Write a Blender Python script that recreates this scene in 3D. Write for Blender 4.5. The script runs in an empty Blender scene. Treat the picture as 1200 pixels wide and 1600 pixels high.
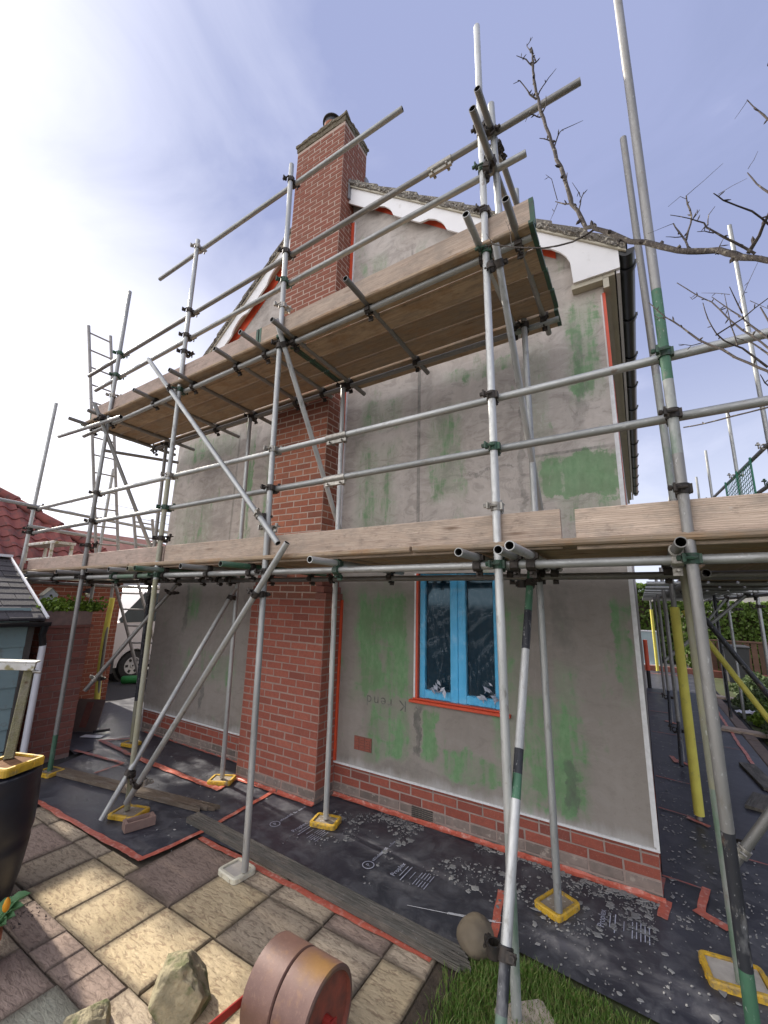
import bpy, bmesh, math, random
from mathutils import Vector, Matrix, Quaternion, noise
random.seed(7)
PI = math.pi
S = bpy.context.scene
C = S.collection

# ------------------------------------------------------------------ camera, world, sun, exposure
cd = bpy.data.cameras.new('camera'); cam = bpy.data.objects.new('camera', cd); C.objects.link(cam); S.camera = cam
cd.sensor_fit = 'HORIZONTAL'; cd.sensor_width = 36.0; cd.lens = 36.0 * 645.35 / 1200.0
cd.clip_start = 0.05; cd.clip_end = 2000
_r = Vector((0.85574647, 0.51671947, 0.02643822)); _u = Vector((0.08722009, -0.19443667, 0.9770297)); _f = Vector((-0.50999083, 0.83378377, 0.21145681))
_m = Matrix((_r, _u, -_f)).transposed().to_4x4(); _m.translation = (0.0324, -3.7757, 1.9273)
cam.matrix_world = _m

SUN_EL, SUN_AZ = math.radians(34), math.radians(-84)           # azimuth from +y, towards -x: behind the left end of the gable
sun_dir = Vector((math.sin(SUN_AZ) * math.cos(SUN_EL), math.cos(SUN_AZ) * math.cos(SUN_EL), math.sin(SUN_EL)))
W = bpy.data.worlds.new('World'); S.world = W; W.use_nodes = True
nt = W.node_tree; N = nt.nodes; L = nt.links; N.clear()
def wn(t, **k):
    n = N.new(t)
    for a, b in k.items(): setattr(n, a, b)
    return n
sky = wn('ShaderNodeTexSky', sky_type='NISHITA', sun_disc=False, sun_elevation=SUN_EL, sun_rotation=SUN_AZ, air_density=1.0, dust_density=2.0, ozone_density=2.5)
bg1 = wn('ShaderNodeBackground'); bg1.inputs['Strength'].default_value = 0.06
L.new(sky.outputs[0], bg1.inputs['Color'])
# thin high cloud: a milky veil, thick towards the sun and thinning to the far side, streaked by noise
tc = wn('ShaderNodeTexCoord')
dot = wn('ShaderNodeVectorMath', operation='DOT_PRODUCT'); L.new(tc.outputs['Generated'], dot.inputs[0]); dot.inputs[1].default_value = sun_dir
mp = wn('ShaderNodeMapping'); mp.inputs['Scale'].default_value = (1.0, 1.6, 2.6); mp.inputs['Rotation'].default_value = (0.3, 0.5, 0.2); L.new(tc.outputs['Generated'], mp.inputs[0])
nz = wn('ShaderNodeTexNoise'); nz.inputs['Scale'].default_value = 1.7; nz.inputs['Detail'].default_value = 6; nz.inputs['Roughness'].default_value = .55; nz.inputs['Distortion'].default_value = .6
L.new(mp.outputs[0], nz.inputs['Vector'])
a1 = wn('ShaderNodeMapRange', interpolation_type='SMOOTHSTEP'); a1.inputs[1].default_value = .1; a1.inputs[2].default_value = .95; a1.inputs[3].default_value = .0; a1.inputs[4].default_value = .5
L.new(dot.outputs['Value'], a1.inputs[0])
a2 = wn('ShaderNodeMapRange'); a2.inputs[1].default_value = .35; a2.inputs[2].default_value = .7; a2.inputs[3].default_value = -.16; a2.inputs[4].default_value = .16
L.new(nz.outputs[0], a2.inputs[0])
ad = wn('ShaderNodeMath', operation='ADD', use_clamp=True); L.new(a1.outputs[0], ad.inputs[0]); L.new(a2.outputs[0], ad.inputs[1])
ad2 = wn('ShaderNodeMath', operation='ADD', use_clamp=True); L.new(ad.outputs[0], ad2.inputs[0]); ad2.inputs[1].default_value = .90
bg2 = wn('ShaderNodeBackground'); bg2.inputs['Strength'].default_value = 1.0
dt2 = wn('ShaderNodeVectorMath', operation='DOT_PRODUCT'); L.new(tc.outputs['Generated'], dt2.inputs[0]); dt2.inputs[1].default_value = (-.40, -.91, .05)   # whiter on the sunny side; brightness behind the camera added to light the gable, thinning to blue ahead on the right
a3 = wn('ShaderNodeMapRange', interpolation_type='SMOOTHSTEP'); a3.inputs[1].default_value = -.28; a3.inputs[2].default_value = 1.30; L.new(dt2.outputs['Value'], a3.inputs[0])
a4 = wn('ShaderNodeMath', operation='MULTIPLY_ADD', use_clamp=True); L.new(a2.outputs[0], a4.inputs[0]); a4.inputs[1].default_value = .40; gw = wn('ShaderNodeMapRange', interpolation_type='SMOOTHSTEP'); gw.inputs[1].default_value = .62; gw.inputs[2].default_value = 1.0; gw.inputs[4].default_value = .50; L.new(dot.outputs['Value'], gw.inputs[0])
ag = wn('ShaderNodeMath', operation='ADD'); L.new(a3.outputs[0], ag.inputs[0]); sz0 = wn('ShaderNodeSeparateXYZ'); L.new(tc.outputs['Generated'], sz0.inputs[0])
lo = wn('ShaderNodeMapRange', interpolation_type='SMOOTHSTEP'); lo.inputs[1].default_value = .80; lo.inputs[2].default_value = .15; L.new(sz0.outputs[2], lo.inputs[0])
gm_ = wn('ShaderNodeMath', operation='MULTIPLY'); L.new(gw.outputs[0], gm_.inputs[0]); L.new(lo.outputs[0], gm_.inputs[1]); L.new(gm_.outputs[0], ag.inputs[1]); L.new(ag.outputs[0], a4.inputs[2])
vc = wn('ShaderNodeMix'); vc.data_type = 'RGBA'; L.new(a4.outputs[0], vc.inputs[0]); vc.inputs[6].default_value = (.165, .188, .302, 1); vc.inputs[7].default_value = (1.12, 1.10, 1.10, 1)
sz = wn('ShaderNodeSeparateXYZ'); L.new(tc.outputs['Generated'], sz.inputs[0])
hz = wn('ShaderNodeMapRange', interpolation_type='SMOOTHSTEP'); hz.inputs[1].default_value = .6; hz.inputs[2].default_value = -.05; hz.inputs[3].default_value = 0; hz.inputs[4].default_value = .8; L.new(sz.outputs[2], hz.inputs[0])
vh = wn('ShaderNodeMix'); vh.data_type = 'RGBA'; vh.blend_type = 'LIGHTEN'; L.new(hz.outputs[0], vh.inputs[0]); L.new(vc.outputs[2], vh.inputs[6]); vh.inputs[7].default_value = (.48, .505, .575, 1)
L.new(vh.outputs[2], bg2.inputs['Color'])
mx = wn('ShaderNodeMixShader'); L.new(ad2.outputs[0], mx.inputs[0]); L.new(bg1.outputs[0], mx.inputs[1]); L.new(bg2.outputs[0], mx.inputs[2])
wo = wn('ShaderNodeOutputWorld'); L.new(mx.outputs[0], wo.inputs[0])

sd = bpy.data.lights.new('sun', 'SUN'); sd.energy = 3.2; sd.angle = math.radians(1.6); sd.color = (1, .93, .82)
so = bpy.data.objects.new('sun', sd); C.objects.link(so); so.rotation_euler = sun_dir.to_track_quat('Z', 'Y').to_euler()

S.view_settings.view_transform = 'Standard'; S.view_settings.look = 'None'; S.view_settings.exposure = 1.25; S.view_settings.gamma = 1.0
S.view_settings.use_curve_mapping = False
S.cycles.max_bounces = 6; S.cycles.transparent_max_bounces = 8; S.cycles.use_denoising = True

# ------------------------------------------------------------------ materials
def rgb(c): return (c[0], c[1], c[2], 1)
class NT:
    """tiny node helper"""
    def __init__(s, name):
        s.m = bpy.data.materials.new(name); s.m.use_nodes = True; s.t = s.m.node_tree; s.N = s.t.nodes; s.L = s.t.links
        s.b = s.N['Principled BSDF']; s.tc = s.N.new('ShaderNodeTexCoord'); s.oi = s.N.new('ShaderNodeObjectInfo')
    def n(s, t, ins=None, **k):
        n = s.N.new(t)
        for a, b in k.items(): setattr(n, a, b)
        for a, b in (ins or {}).items():
            if hasattr(b, 'is_output'): s.L.new(b, n.inputs[a])
            else: n.inputs[a].default_value = b
        return n
    def math(s, op, a, b=0.0, clamp=False): return s.n('ShaderNodeMath', {0: a, 1: b}, operation=op, use_clamp=clamp).outputs[0]
    def mix(s, f, a, b, blend='MIX'):
        n = s.N.new('ShaderNodeMix'); n.data_type = 'RGBA'; n.blend_type = blend
        for i, v in ((0, f), (6, a), (7, b)):
            if hasattr(v, 'is_output'): s.L.new(v, n.inputs[i])
            else: n.inputs[i].default_value = v if i == 0 else rgb(v)
        return n.outputs[2]
    def vec(s, scale=(1, 1, 1), coord='Object', rnd=True):
        v = s.tc.outputs[coord]
        if rnd:
            o = s.n('ShaderNodeVectorMath', {0: v}, operation='ADD')
            r = s.n('ShaderNodeVectorMath', {0: s.oi.outputs['Random'], 1: (37.0, 91.0, 53.0)}, operation='MULTIPLY'); s.L.new(r.outputs[0], o.inputs[1]); v = o.outputs[0]
        return s.n('ShaderNodeMapping', {0: v, 3: scale}).outputs[0]
    def noise(s, v, scale, detail=5, rough=.55, dist=0.0): return s.n('ShaderNodeTexNoise', {'Vector': v, 'Scale': scale, 'Detail': detail, 'Roughness': rough, 'Distortion': dist}).outputs[0]
    def rng(s, x, a, b, c=0.0, d=1.0, smooth=False): return s.n('ShaderNodeMapRange', {0: x, 1: a, 2: b, 3: c, 4: d}, interpolation_type='SMOOTHSTEP' if smooth else 'LINEAR').outputs[0]
    def bump(s, h, strength=.3, dist=.01): s.L.new(s.n('ShaderNodeBump', {'Height': h, 'Strength': strength, 'Distance': dist}).outputs[0], s.b.inputs['Normal'])
    def col(s, c): s.L.new(c, s.b.inputs['Base Color'])
    def rough(s, r):
        if hasattr(r, 'is_output'): s.L.new(r, s.b.inputs['Roughness'])
        else: s.b.inputs['Roughness'].default_value = r

def mk(name, c1, c2=None, scale=6, stretch=(1, 1, 1), rough=.7, metal=0.0, bump=0.0, bdist=.004, rnd=0.0, spot=None, spot_scale=30, spot_lo=.58, spot_hi=.66, detail=6, spec=.5):
    t = NT(name); v = t.vec(stretch)
    n1 = t.noise(v, scale, detail)
    c = t.mix(t.rng(n1, .3, .7), c1, c2 or c1)
    if rnd:
        f = t.rng(t.oi.outputs['Random'], 0, 1, 1 - rnd, 1 + rnd)
        cc = t.n('ShaderNodeCombineColor', {0: f, 1: f, 2: f}).outputs[0]
        c = t.mix(1.0, c, cc, 'MULTIPLY')
    if spot:
        n2 = t.noise(t.vec(), spot_scale, 4); c = t.mix(t.rng(n2, spot_lo, spot_hi), c, spot)
    t.col(c); t.rough(rough); t.b.inputs['Metallic'].default_value = metal; t.b.inputs['Specular IOR Level'].default_value = spec
    if bump: t.bump(t.noise(v, scale * 4, 6, .65), bump, bdist)
    return t.m

M = {}
def brick_mat(name, c1, c2, dark, mossy=0):
    t = NT(name); v = t.vec()
    ran = t.oi.outputs['Random']
    base = t.mix(ran, c1, c2)
    # a few over-burnt bricks
    base = t.mix(t.rng(t.n('ShaderNodeMath', {0: t.math('MULTIPLY', ran, 7.31)}, operation='FRACT').outputs[0], .80, .95, 0, .6), base, dark)
    n1 = t.noise(v, 28, 6, .65); n2 = t.noise(v, 150, 3, .6)
    base = t.mix(t.rng(n1, .4, .8, 0, .55), base, dark)
    base = t.mix(t.rng(n2, .58, .75, 0, .35), base, (.5, .35, .28))
    if mossy: base = t.mix(t.rng(t.noise(v, 9, 5), .42, .62, 0, mossy), base, (.13, .12, .085))
    t.col(base); t.rough(.9); t.bump(t.math('ADD', n1, t.math('MULTIPLY', n2, .5)), .55, .004); t.b.inputs['Specular IOR Level'].default_value = .25
    return t.m
M['brick'] = brick_mat('brick_red', (.30, .092, .064), (.38, .125, .086), (.19, .065, .05))
M['brick_up'] = brick_mat('brick_red_weathered', (.34, .112, .068), (.47, .18, .105), (.18, .068, .05), .18)
M['brick_plinth'] = brick_mat('brick_plinth', (.26, .072, .05), (.33, .096, .066), (.16, .055, .046))
M['brick_dark'] = brick_mat('brick_dark', (.23, .085, .068), (.29, .115, .09), (.14, .06, .052), .15)
M['brick_pink'] = brick_mat('brick_garage', (.21, .066, .043), (.27, .09, .058), (.13, .05, .04))
M['cement_brick'] = mk('cement_washed_brick', (.235, .185, .16), (.15, .125, .11), 14, rough=.95, bump=.6, rnd=.22, spot=(.33, .28, .24), spot_scale=22)
M['mortar'] = mk('mortar_buff', (.37, .255, .21), (.29, .20, .17), 30, rough=.95, bump=.4)
M['mortar_up'] = mk('mortar_upper', (.50, .38, .31), (.40, .30, .245), 20, rough=.95, bump=.4)
M['mortar_pl'] = mk('mortar_plinth', (.36, .27, .235), (.24, .19, .165), 9, rough=.95, bump=.4)
M['mortar_dark'] = mk('mortar_dark', (.30, .20, .175), (.20, .14, .125), 12, rough=.95, bump=.4)
M['moss_cap'] = mk('mossy_mortar', (.19, .15, .11), (.12, .105, .06), 12, rough=1, bump=1.0, bdist=.02, spot=(.28, .25, .19), spot_scale=25)

def galv(name, c1, c2, mossy=None, mlo=.5, mhi=.62, metal=.55, rough=.48):
    t = NT(name); v = t.vec((1, 1, .12)); w = t.vec((1, 1, .45))
    n1 = t.noise(v, 16, 6, .6); n2 = t.noise(w, 60, 4, .6)
    c = t.mix(t.rng(n1, .3, .7), c1, c2)
    f = t.rng(t.oi.outputs['Random'], 0, 1, .80, 1.15); c = t.mix(1.0, c, t.n('ShaderNodeCombineColor', {0: f, 1: f, 2: f}).outputs[0], 'MULTIPLY')
    c = t.mix(t.rng(n2, .62, .72, 0, .55), c, (.62, .62, .60))                     # plaster and white oxide specks
    c = t.mix(t.rng(t.noise(w, 24, 5), .60, .72, 0, .6), c, (.20, .185, .16)); c = t.mix(t.rng(t.noise(t.vec((1, 1, .6)), 13, 6, .7), .62, .72, 0, .6), c, (.21, .125, .075))      # grime and rust bloom
    if mossy: c = t.mix(t.rng(t.noise(w, 5, 6, .6), mlo, mhi, 0, .85), c, mossy)
    t.col(c); t.b.inputs['Metallic'].default_value = metal; t.rough(t.rng(n2, .3, .7, rough - .1, rough + .18)); t.bump(n2, .12, .002)
    return t.m
M['galv'] = galv('galvanised_tube', (.47, .475, .46), (.29, .295, .285))
M['galv_w'] = galv('galvanised_tube_pale', (.55, .55, .53), (.34, .345, .335))
M['galv_d'] = galv('galvanised_tube_dull', (.30, .29, .275), (.21, .205, .195))
M['galv_m'] = galv('galvanised_tube_mossy', (.36, .34, .26), (.27, .27, .2), (.29, .275, .16), .46, .64, .25, .6)
M['galv_g'] = galv('galvanised_tube_green', (.36, .37, .345), (.27, .28, .265), (.13, .21, .14), .47, .6, .3, .55)
M['paint_g'] = galv('green_tube_paint', (.07, .17, .10), (.04, .11, .065), (.2, .22, .2), .55, .68, .05, .55)
M['paint_k'] = galv('black_tube_paint', (.03, .032, .04), (.018, .018, .022), (.3, .3, .3), .6, .72, .05, .5)
M['tube_in'] = mk('tube_inside', (.05, .045, .04), (.03, .028, .025), rough=.9)
M['steel_k'] = mk('dark_coupler_steel', (.035, .032, .03), (.075, .06, .05), 40, rough=.6, metal=.5, bump=.3, rnd=.3)
M['steel_g'] = mk('green_coupler_steel', (.03, .10, .055), (.05, .06, .05), 30, rough=.55, metal=.2, bump=.3, rnd=.2)
M['steel_s'] = mk('silver_coupler_steel', (.42, .40, .36), (.25, .23, .20), 40, rough=.45, metal=.7, bump=.3, rnd=.2)
M['pad_y'] = mk('yellow_pad_plastic', (.66, .41, .035), (.50, .30, .03), 18, rough=.55, bump=.15, rnd=.08, spot=(.22, .17, .10), spot_scale=22, spot_lo=.50, spot_hi=.70)
M['pad_w'] = mk('white_pad_plastic', (.66, .63, .50), (.55, .51, .40), 18, rough=.55, bump=.15)
M['pad_in'] = mk('pad_board', (.30, .25, .19), (.22, .18, .14), 20, rough=.9, bump=.5, spot=(.42, .40, .36))
M['pad_in_w'] = mk('pad_board_pale', (.52, .48, .42), (.42, .38, .33), 20, rough=.9, bump=.5)
M['foam_y'] = mk('yellow_foam', (.66, .60, .11), (.57, .50, .09), 8, rough=.7, bump=.2, rnd=.06, spot=(.35, .33, .12), spot_scale=14, spot_lo=.62, spot_hi=.75)

def wood(name, c1, c2, c3, grain=(1.2, 26, 26), rnd=.14, stain=None, bump=.5):
    t = NT(name); v = t.vec(grain); w = t.vec((.35, 5, 5)); u = t.vec((1, 1, 1))
    n1 = t.noise(v, 3.2, 8, .62, .5); n2 = t.noise(w, 3, 4, .5, .8)
    ring = t.n('ShaderNodeTexWave', {'Vector': t.vec((.12, 1, 1)), 'Scale': 30.0, 'Distortion': 9.0, 'Detail': 3.0, 'Detail Scale': 1.4}, bands_direction='Z').outputs['Fac']
    c = t.mix(t.rng(n1, .3, .72), c1, c2); c = t.mix(t.rng(ring, .5, 1, 0, .28), c, c3); c = t.mix(t.rng(t.noise(t.vec((2.5, 30, 30)), 9, 5, .7), .55, .75, 0, .5), c, c3); c = t.mix(t.rng(n2, .5, .75, 0, .5), c, c3)
    f = t.rng(t.oi.outputs['Random'], 0, 1, 1 - rnd, 1 + rnd); c = t.mix(1.0, c, t.n('ShaderNodeCombineColor', {0: f, 1: f, 2: f}).outputs[0], 'MULTIPLY')
    if stain: c = t.mix(t.rng(t.noise(u, 5, 6, .65), .5, .68, 0, .7), c, stain)
    c = t.mix(t.rng(t.noise(t.vec((1, 1, 1)), 34, 5, .7), .64, .72, 0, .5), c, (.50, .48, .44)); c = t.mix(t.rng(t.noise(t.vec((1.2, 3, 3)), 4.5, 6, .7), .46, .66, 0, .55), c, (.25, .215, .18)); c = t.mix(t.rng(t.noise(t.vec((1, 2.2, 2.2)), 9, 7, .75), .56, .68, 0, .5), c, (.13, .10, .08))      # cement splashes and grey weathering
    kn = t.n('ShaderNodeTexVoronoi', {'Vector': t.vec((.9, 5, 5)), 'Scale': 1.6}).outputs['Distance']
    c = t.mix(t.rng(kn, .02, .12, .75, 0), c, (.10, .055, .03))
    t.col(c); t.rough(.85); t.bump(t.math('ADD', n1, t.math('MULTIPLY', ring, .3)), bump, .006); t.b.inputs['Specular IOR Level'].default_value = .25
    return t.m
M['board'] = wood('scaffold_board_wood', (.60, .48, .38), (.46, .35, .27), (.28, .20, .15))
M['board_u'] = wood('scaffold_board_underside', (.46, .35, .24), (.36, .26, .175), (.22, .145, .09), rnd=.24, stain=(.32, .19, .10))
M['board_p'] = wood('scaffold_board_pinkish', (.56, .43, .36), (.44, .33, .27), (.29, .21, .17), stain=(.40, .32, .27))
M['board_old'] = wood('grey_weathered_board', (.155, .145, .125), (.10, .093, .08), (.06, .055, .045), bump=1.0, rnd=.08)
M['board_brown'] = wood('brown_weathered_board', (.20, .155, .115), (.13, .10, .07), (.08, .055, .04), bump=1.0, rnd=.08)
M['post_wood'] = wood('mossy_post_wood', (.20, .18, .10), (.14, .13, .06), (.30, .28, .20), grain=(9, 9, 1.0), bump=1.0, stain=(.12, .13, .03))

M['sheet'] = None
def sheet_mat():
    t = NT('black_protection_sheet'); v = t.vec(rnd=False)
    n1 = t.noise(v, 1.4, 6, .6); n2 = t.noise(v, 6, 8, .7, .6); n3 = t.noise(t.vec((1, 5, 1), rnd=False), 9, 6, .7)
    c = t.mix(t.rng(n1, .35, .7), (.028, .029, .040), (.055, .055, .068))
    c = t.mix(t.rng(n2, .45, .70, 0, .65), c, (.16, .16, .17))          # smeared render dust
    c = t.mix(t.rng(n3, .60, .76, 0, .45), c, (.26, .26, .265))
    t.col(c); t.rough(t.rng(n2, .3, .7, .30, .62)); t.bump(t.math('ADD', t.noise(v, 3, 4), t.math('MULTIPLY', n2, .3)), .35, .012); t.b.inputs['Specular IOR Level'].default_value = .4
    return t.m
M['sheet'] = sheet_mat()
M['flake'] = mk('dried_render_flakes', (.33, .325, .31), (.13, .13, .135), 5, rough=.95, bump=.5)
M['tape'] = mk('orange_red_tape', (.56, .135, .085), (.44, .105, .07), 14, stretch=(1, 1, 1), rough=.38, bump=.5, bdist=.006, rnd=.08, spot=(.60, .33, .27), spot_scale=26, spot_lo=.52, spot_hi=.72)
M['tape_dusty'] = mk('dusty_red_tape', (.46, .12, .085), (.34, .13, .105), 16, rough=.6, bump=.4, bdist=.006, spot=(.22, .2, .2), spot_scale=20, spot_lo=.5, spot_hi=.68)
M['print'] = mk('sheet_lettering', (.50, .52, .62), (.30, .31, .38), 20, rough=.7)

def slab_mat(name, c1, c2, c3):
    t = NT(name); v = t.vec((1, 1, 1)); r = t.vec((4, 12, 6))
    n1 = t.noise(v, 3.2, 6, .6); n2 = t.noise(r, 4.2, 7, .70, .7); n3 = t.noise(v, 60, 4, .7)
    c = t.mix(t.rng(n1, .3, .7), c1, c2); c = t.mix(t.rng(n2, .40, .50, .7, 0), c, c3); c = t.mix(t.rng(n3, .6, .75, 0, .6), c, c3)
    f = t.rng(t.oi.outputs['Random'], 0, 1, .84, 1.12); c = t.mix(1.0, c, t.n('ShaderNodeCombineColor', {0: f, 1: f, 2: f}).outputs[0], 'MULTIPLY')
    # grime that collects along the slab edges (generated coords run 0..1 over the slab)
    g = t.n('ShaderNodeSeparateXYZ', {0: t.tc.outputs['Generated']})
    ex = t.math('MINIMUM', t.math('MINIMUM', g.outputs[0], t.math('SUBTRACT', 1.0, g.outputs[0])), t.math('MINIMUM', g.outputs[1], t.math('SUBTRACT', 1.0, g.outputs[1])))
    ed = t.rng(t.math('ADD', ex, t.math('MULTIPLY', t.math('SUBTRACT', n1, .5), .14)), .0, .11, .7, 0)
    c = t.mix(ed, c, (.075, .058, .042))
    t.col(c); t.rough(.9); t.bump(t.math('ADD', n2, t.math('MULTIPLY', n3, .25)), 1.0, .018); t.b.inputs['Specular IOR Level'].default_value = .3
    return t.m
M['slab_buff'] = slab_mat('buff_riven_slab', (.66, .53, .34), (.55, .43, .26), (.28, .19, .12))
M['slab_brown'] = slab_mat('brown_riven_slab', (.38, .285, .23), (.31, .23, .185), (.17, .12, .095))
M['slab_grey'] = slab_mat('grey_riven_slab', (.54, .44, .32), (.43, .345, .25), (.20, .15, .11))
M['slab_green'] = slab_mat('greenish_sandstone', (.42, .41, .32), (.35, .34, .265), (.25, .24, .19))
M['joint'] = mk('slab_joint_sand', (.13, .105, .075), (.08, .062, .045), 20, rough=1, bump=.6)
M['soil'] = mk('soil', (.10, .075, .05), (.055, .04, .028), 12, rough=1, bump=1, bdist=.02)
M['asphalt'] = mk('asphalt', (.055, .053, .052), (.04, .039, .038), 30, rough=.92, bump=.4)
M['lawn'] = mk('lawn_soil', (.05, .075, .02), (.07, .06, .03), 6, rough=1, bump=.5)
M['kerb'] = mk('kerb_stone', (.21, .155, .125), (.15, .115, .095), 10, rough=.95, bump=.5)

def leaf_mat(name, c1, c2, c3=None):
    t = NT(name); c = t.mix(t.noise(t.vec(), 9, 3), c1, c2)
    n = t.noise(t.vec(), 60, 2); c = t.mix(t.rng(n, .45, .6), c, c3 or c2)
    t.col(c); t.rough(.55); t.b.inputs['Specular IOR Level'].default_value = .35
    tr = t.n('ShaderNodeBsdfTranslucent', {'Color': c}); mxs = t.n('ShaderNodeMixShader', {0: .25, 1: t.b.outputs[0], 2: tr.outputs[0]})
    t.L.new(mxs.outputs[0], t.N['Material Output'].inputs[0]); return t.m
M['grass'] = leaf_mat('grass_blades', (.085, .20, .025), (.14, .26, .045), (.24, .25, .09))
M['hedge'] = leaf_mat('hedge_leaves', (.045, .095, .018), (.085, .15, .025), (.15, .21, .04))
M['hedge_y'] = leaf_mat('planter_leaves', (.12, .20, .02), (.19, .27, .03), (.08, .14, .02))
M['shrub'] = leaf_mat('shrub_leaves', (.04, .085, .02), (.08, .13, .035), (.16, .19, .10))
M['tulip_leaf'] = leaf_mat('tulip_leaves', (.07, .17, .06), (.10, .21, .09))
M['petal'] = leaf_mat('tulip_petals', (.70, .42, .03), (.75, .30, .02))
M['bark'] = mk('bark', (.035, .028, .026), (.075, .06, .052), 30, stretch=(1, 1, .3), rough=.95, bump=.8, spot=(.17, .15, .12), spot_scale=60)
M['terracotta'] = mk('terracotta', (.42, .14, .07), (.36, .11, .06), 10, rough=.8)

M['white_upvc'] = mk('white_bargeboard', (.80, .79, .79), (.74, .73, .73), 3, rough=.45, spot=(.6, .58, .56), spot_scale=12, spot_lo=.62, spot_hi=.8)
M['cream'] = mk('cream_soffit', (.50, .46, .36), (.42, .385, .30), 6, rough=.6)
M['black_upvc'] = mk('black_gutter', (.014, .014, .016), (.022, .022, .024), 8, rough=.3)
M['red_mask'] = mk('orange_red_masking', (.64, .085, .03), (.55, .07, .03), 9, rough=.45, bump=.25, bdist=.004)
M['bead'] = mk('white_bead', (.74, .74, .75), (.6, .6, .6), 25, rough=.6)
M['tile'] = mk('grey_roof_tile', (.20, .18, .15), (.13, .115, .10), 30, rough=.95, bump=.9, bdist=.01, rnd=.18, spot=(.44, .40, .33), spot_scale=42, spot_lo=.55, spot_hi=.6)
M['pantile'] = mk('red_pantile', (.25, .07, .055), (.17, .05, .042), 5, rough=.85, bump=.4, rnd=.2, spot=(.09, .05, .045), spot_scale=9, spot_lo=.52, spot_hi=.7)
M['lead'] = mk('lead', (.24, .25, .27), (.3, .3, .32), 10, rough=.5, metal=.3)
M['pot'] = mk('chimney_pot_clay', (.42, .16, .09), (.33, .11, .07), 10, rough=.85)
M['cowl'] = mk('dark_cowl', (.03, .03, .035), (.05, .05, .055), 10, rough=.4, metal=.4)
M['frame_blue'] = mk('blue_masking_film', (.20, .60, .82), (.26, .68, .88), 5, stretch=(3, 3, 1), rough=.25, bump=.5, bdist=.01, spot=(.42, .72, .88), spot_scale=9, spot_lo=.55, spot_hi=.7)
M['glass'] = mk('dark_window_glass', (.010, .022, .032), (.020, .040, .054), 3, rough=.06, spec=.6)
def film():
    t = NT('clear_masking_film'); v = t.vec((1, 1, .35), rnd=False)
    gl = t.n('ShaderNodeBsdfGlossy', {'Color': (.85, .93, 1, 1), 'Roughness': .12}); tr = t.n('ShaderNodeBsdfTransparent', {'Color': (.70, .86, .95, 1)})
    n1 = t.noise(v, 5, 3, .5, .8); bp_ = t.n('ShaderNodeBump', {'Height': n1, 'Strength': .5, 'Distance': .02}); t.L.new(bp_.outputs[0], gl.inputs['Normal'])
    fr = t.n('ShaderNodeFresnel', {'IOR': 1.25}); t.L.new(bp_.outputs[0], fr.inputs['Normal'])
    wr = t.noise(t.n('ShaderNodeMapping', {0: t.tc.outputs['Object'], 2: (0, .6, 0), 3: (5, 1, .8)}).outputs[0], 1.2, 2, .4, .7); cr = t.rng(t.math('ABSOLUTE', t.math('SUBTRACT', wr, .5)), .0, .006, .09, 0)      # fine taut creases
    w2 = t.noise(t.n('ShaderNodeMapping', {0: t.tc.outputs['Object'], 2: (0, -.9, 0), 3: (4, 1, .9)}).outputs[0], 1.3, 2, .4, .5); c2 = t.rng(t.math('ABSOLUTE', t.math('SUBTRACT', w2, .57)), .0, .005, .09, 0)
    df = t.n('ShaderNodeBsdfDiffuse', {'Color': (.75, .85, .95, 1)})
    m = t.n('ShaderNodeMixShader', {0: t.math('MULTIPLY', fr.outputs[0], .9), 1: tr.outputs[0], 2: gl.outputs[0]})
    m2 = t.n('ShaderNodeMixShader', {0: t.math('MAXIMUM', cr, c2), 1: m.outputs[0], 2: df.outputs[0]}); t.L.new(m2.outputs[0], t.N['Material Output'].inputs[0]); return t.m
M['film'] = film()
M['fold'] = mk('bright_film_fold', (.42, .46, .56), (.10, .12, .17), 22, rough=.15, spec=.8)
M['teal'] = mk('teal_cladding_paint', (.24, .33, .335), (.19, .27, .275), 5, stretch=(1, .3, 1), rough=.75, bump=.25, rnd=.12, spot=(.20, .23, .22), spot_scale=14, spot_lo=.58, spot_hi=.72)
M['dark_wood'] = mk('dark_corner_wood', (.055, .05, .045), (.09, .08, .07), 9, rough=.85)
M['felt'] = mk('dark_felt_shingle', (.045, .042, .046), (.075, .068, .072), 50, rough=.95, bump=.8, rnd=.22, spot=(.15, .14, .145), spot_scale=140, spot_lo=.58, spot_hi=.68)
M['white_paint'] = mk('white_paint', (.78, .78, .80), (.70, .70, .73), 5, rough=.4)
M['white_worn'] = mk('worn_white_rail', (.70, .69, .65), (.52, .50, .42), 12, rough=.7, bump=.4, spot=(.28, .25, .12), spot_scale=14, spot_lo=.55, spot_hi=.65)
M['barrel'] = mk('dark_barrel_plastic', (.009, .010, .016), (.016, .018, .026), 7, rough=.33, bump=.1)
M['rust_dirt'] = mk('rusty_dirt', (.22, .11, .05), (.13, .065, .03), 14, rough=1, bump=.8)
M['roller'] = mk('brown_roller_iron', (.185, .105, .088), (.14, .075, .066), 9, rough=.5, metal=.15, bump=.25, spot=(.25, .15, .12), spot_scale=70, spot_lo=.58, spot_hi=.75)
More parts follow.
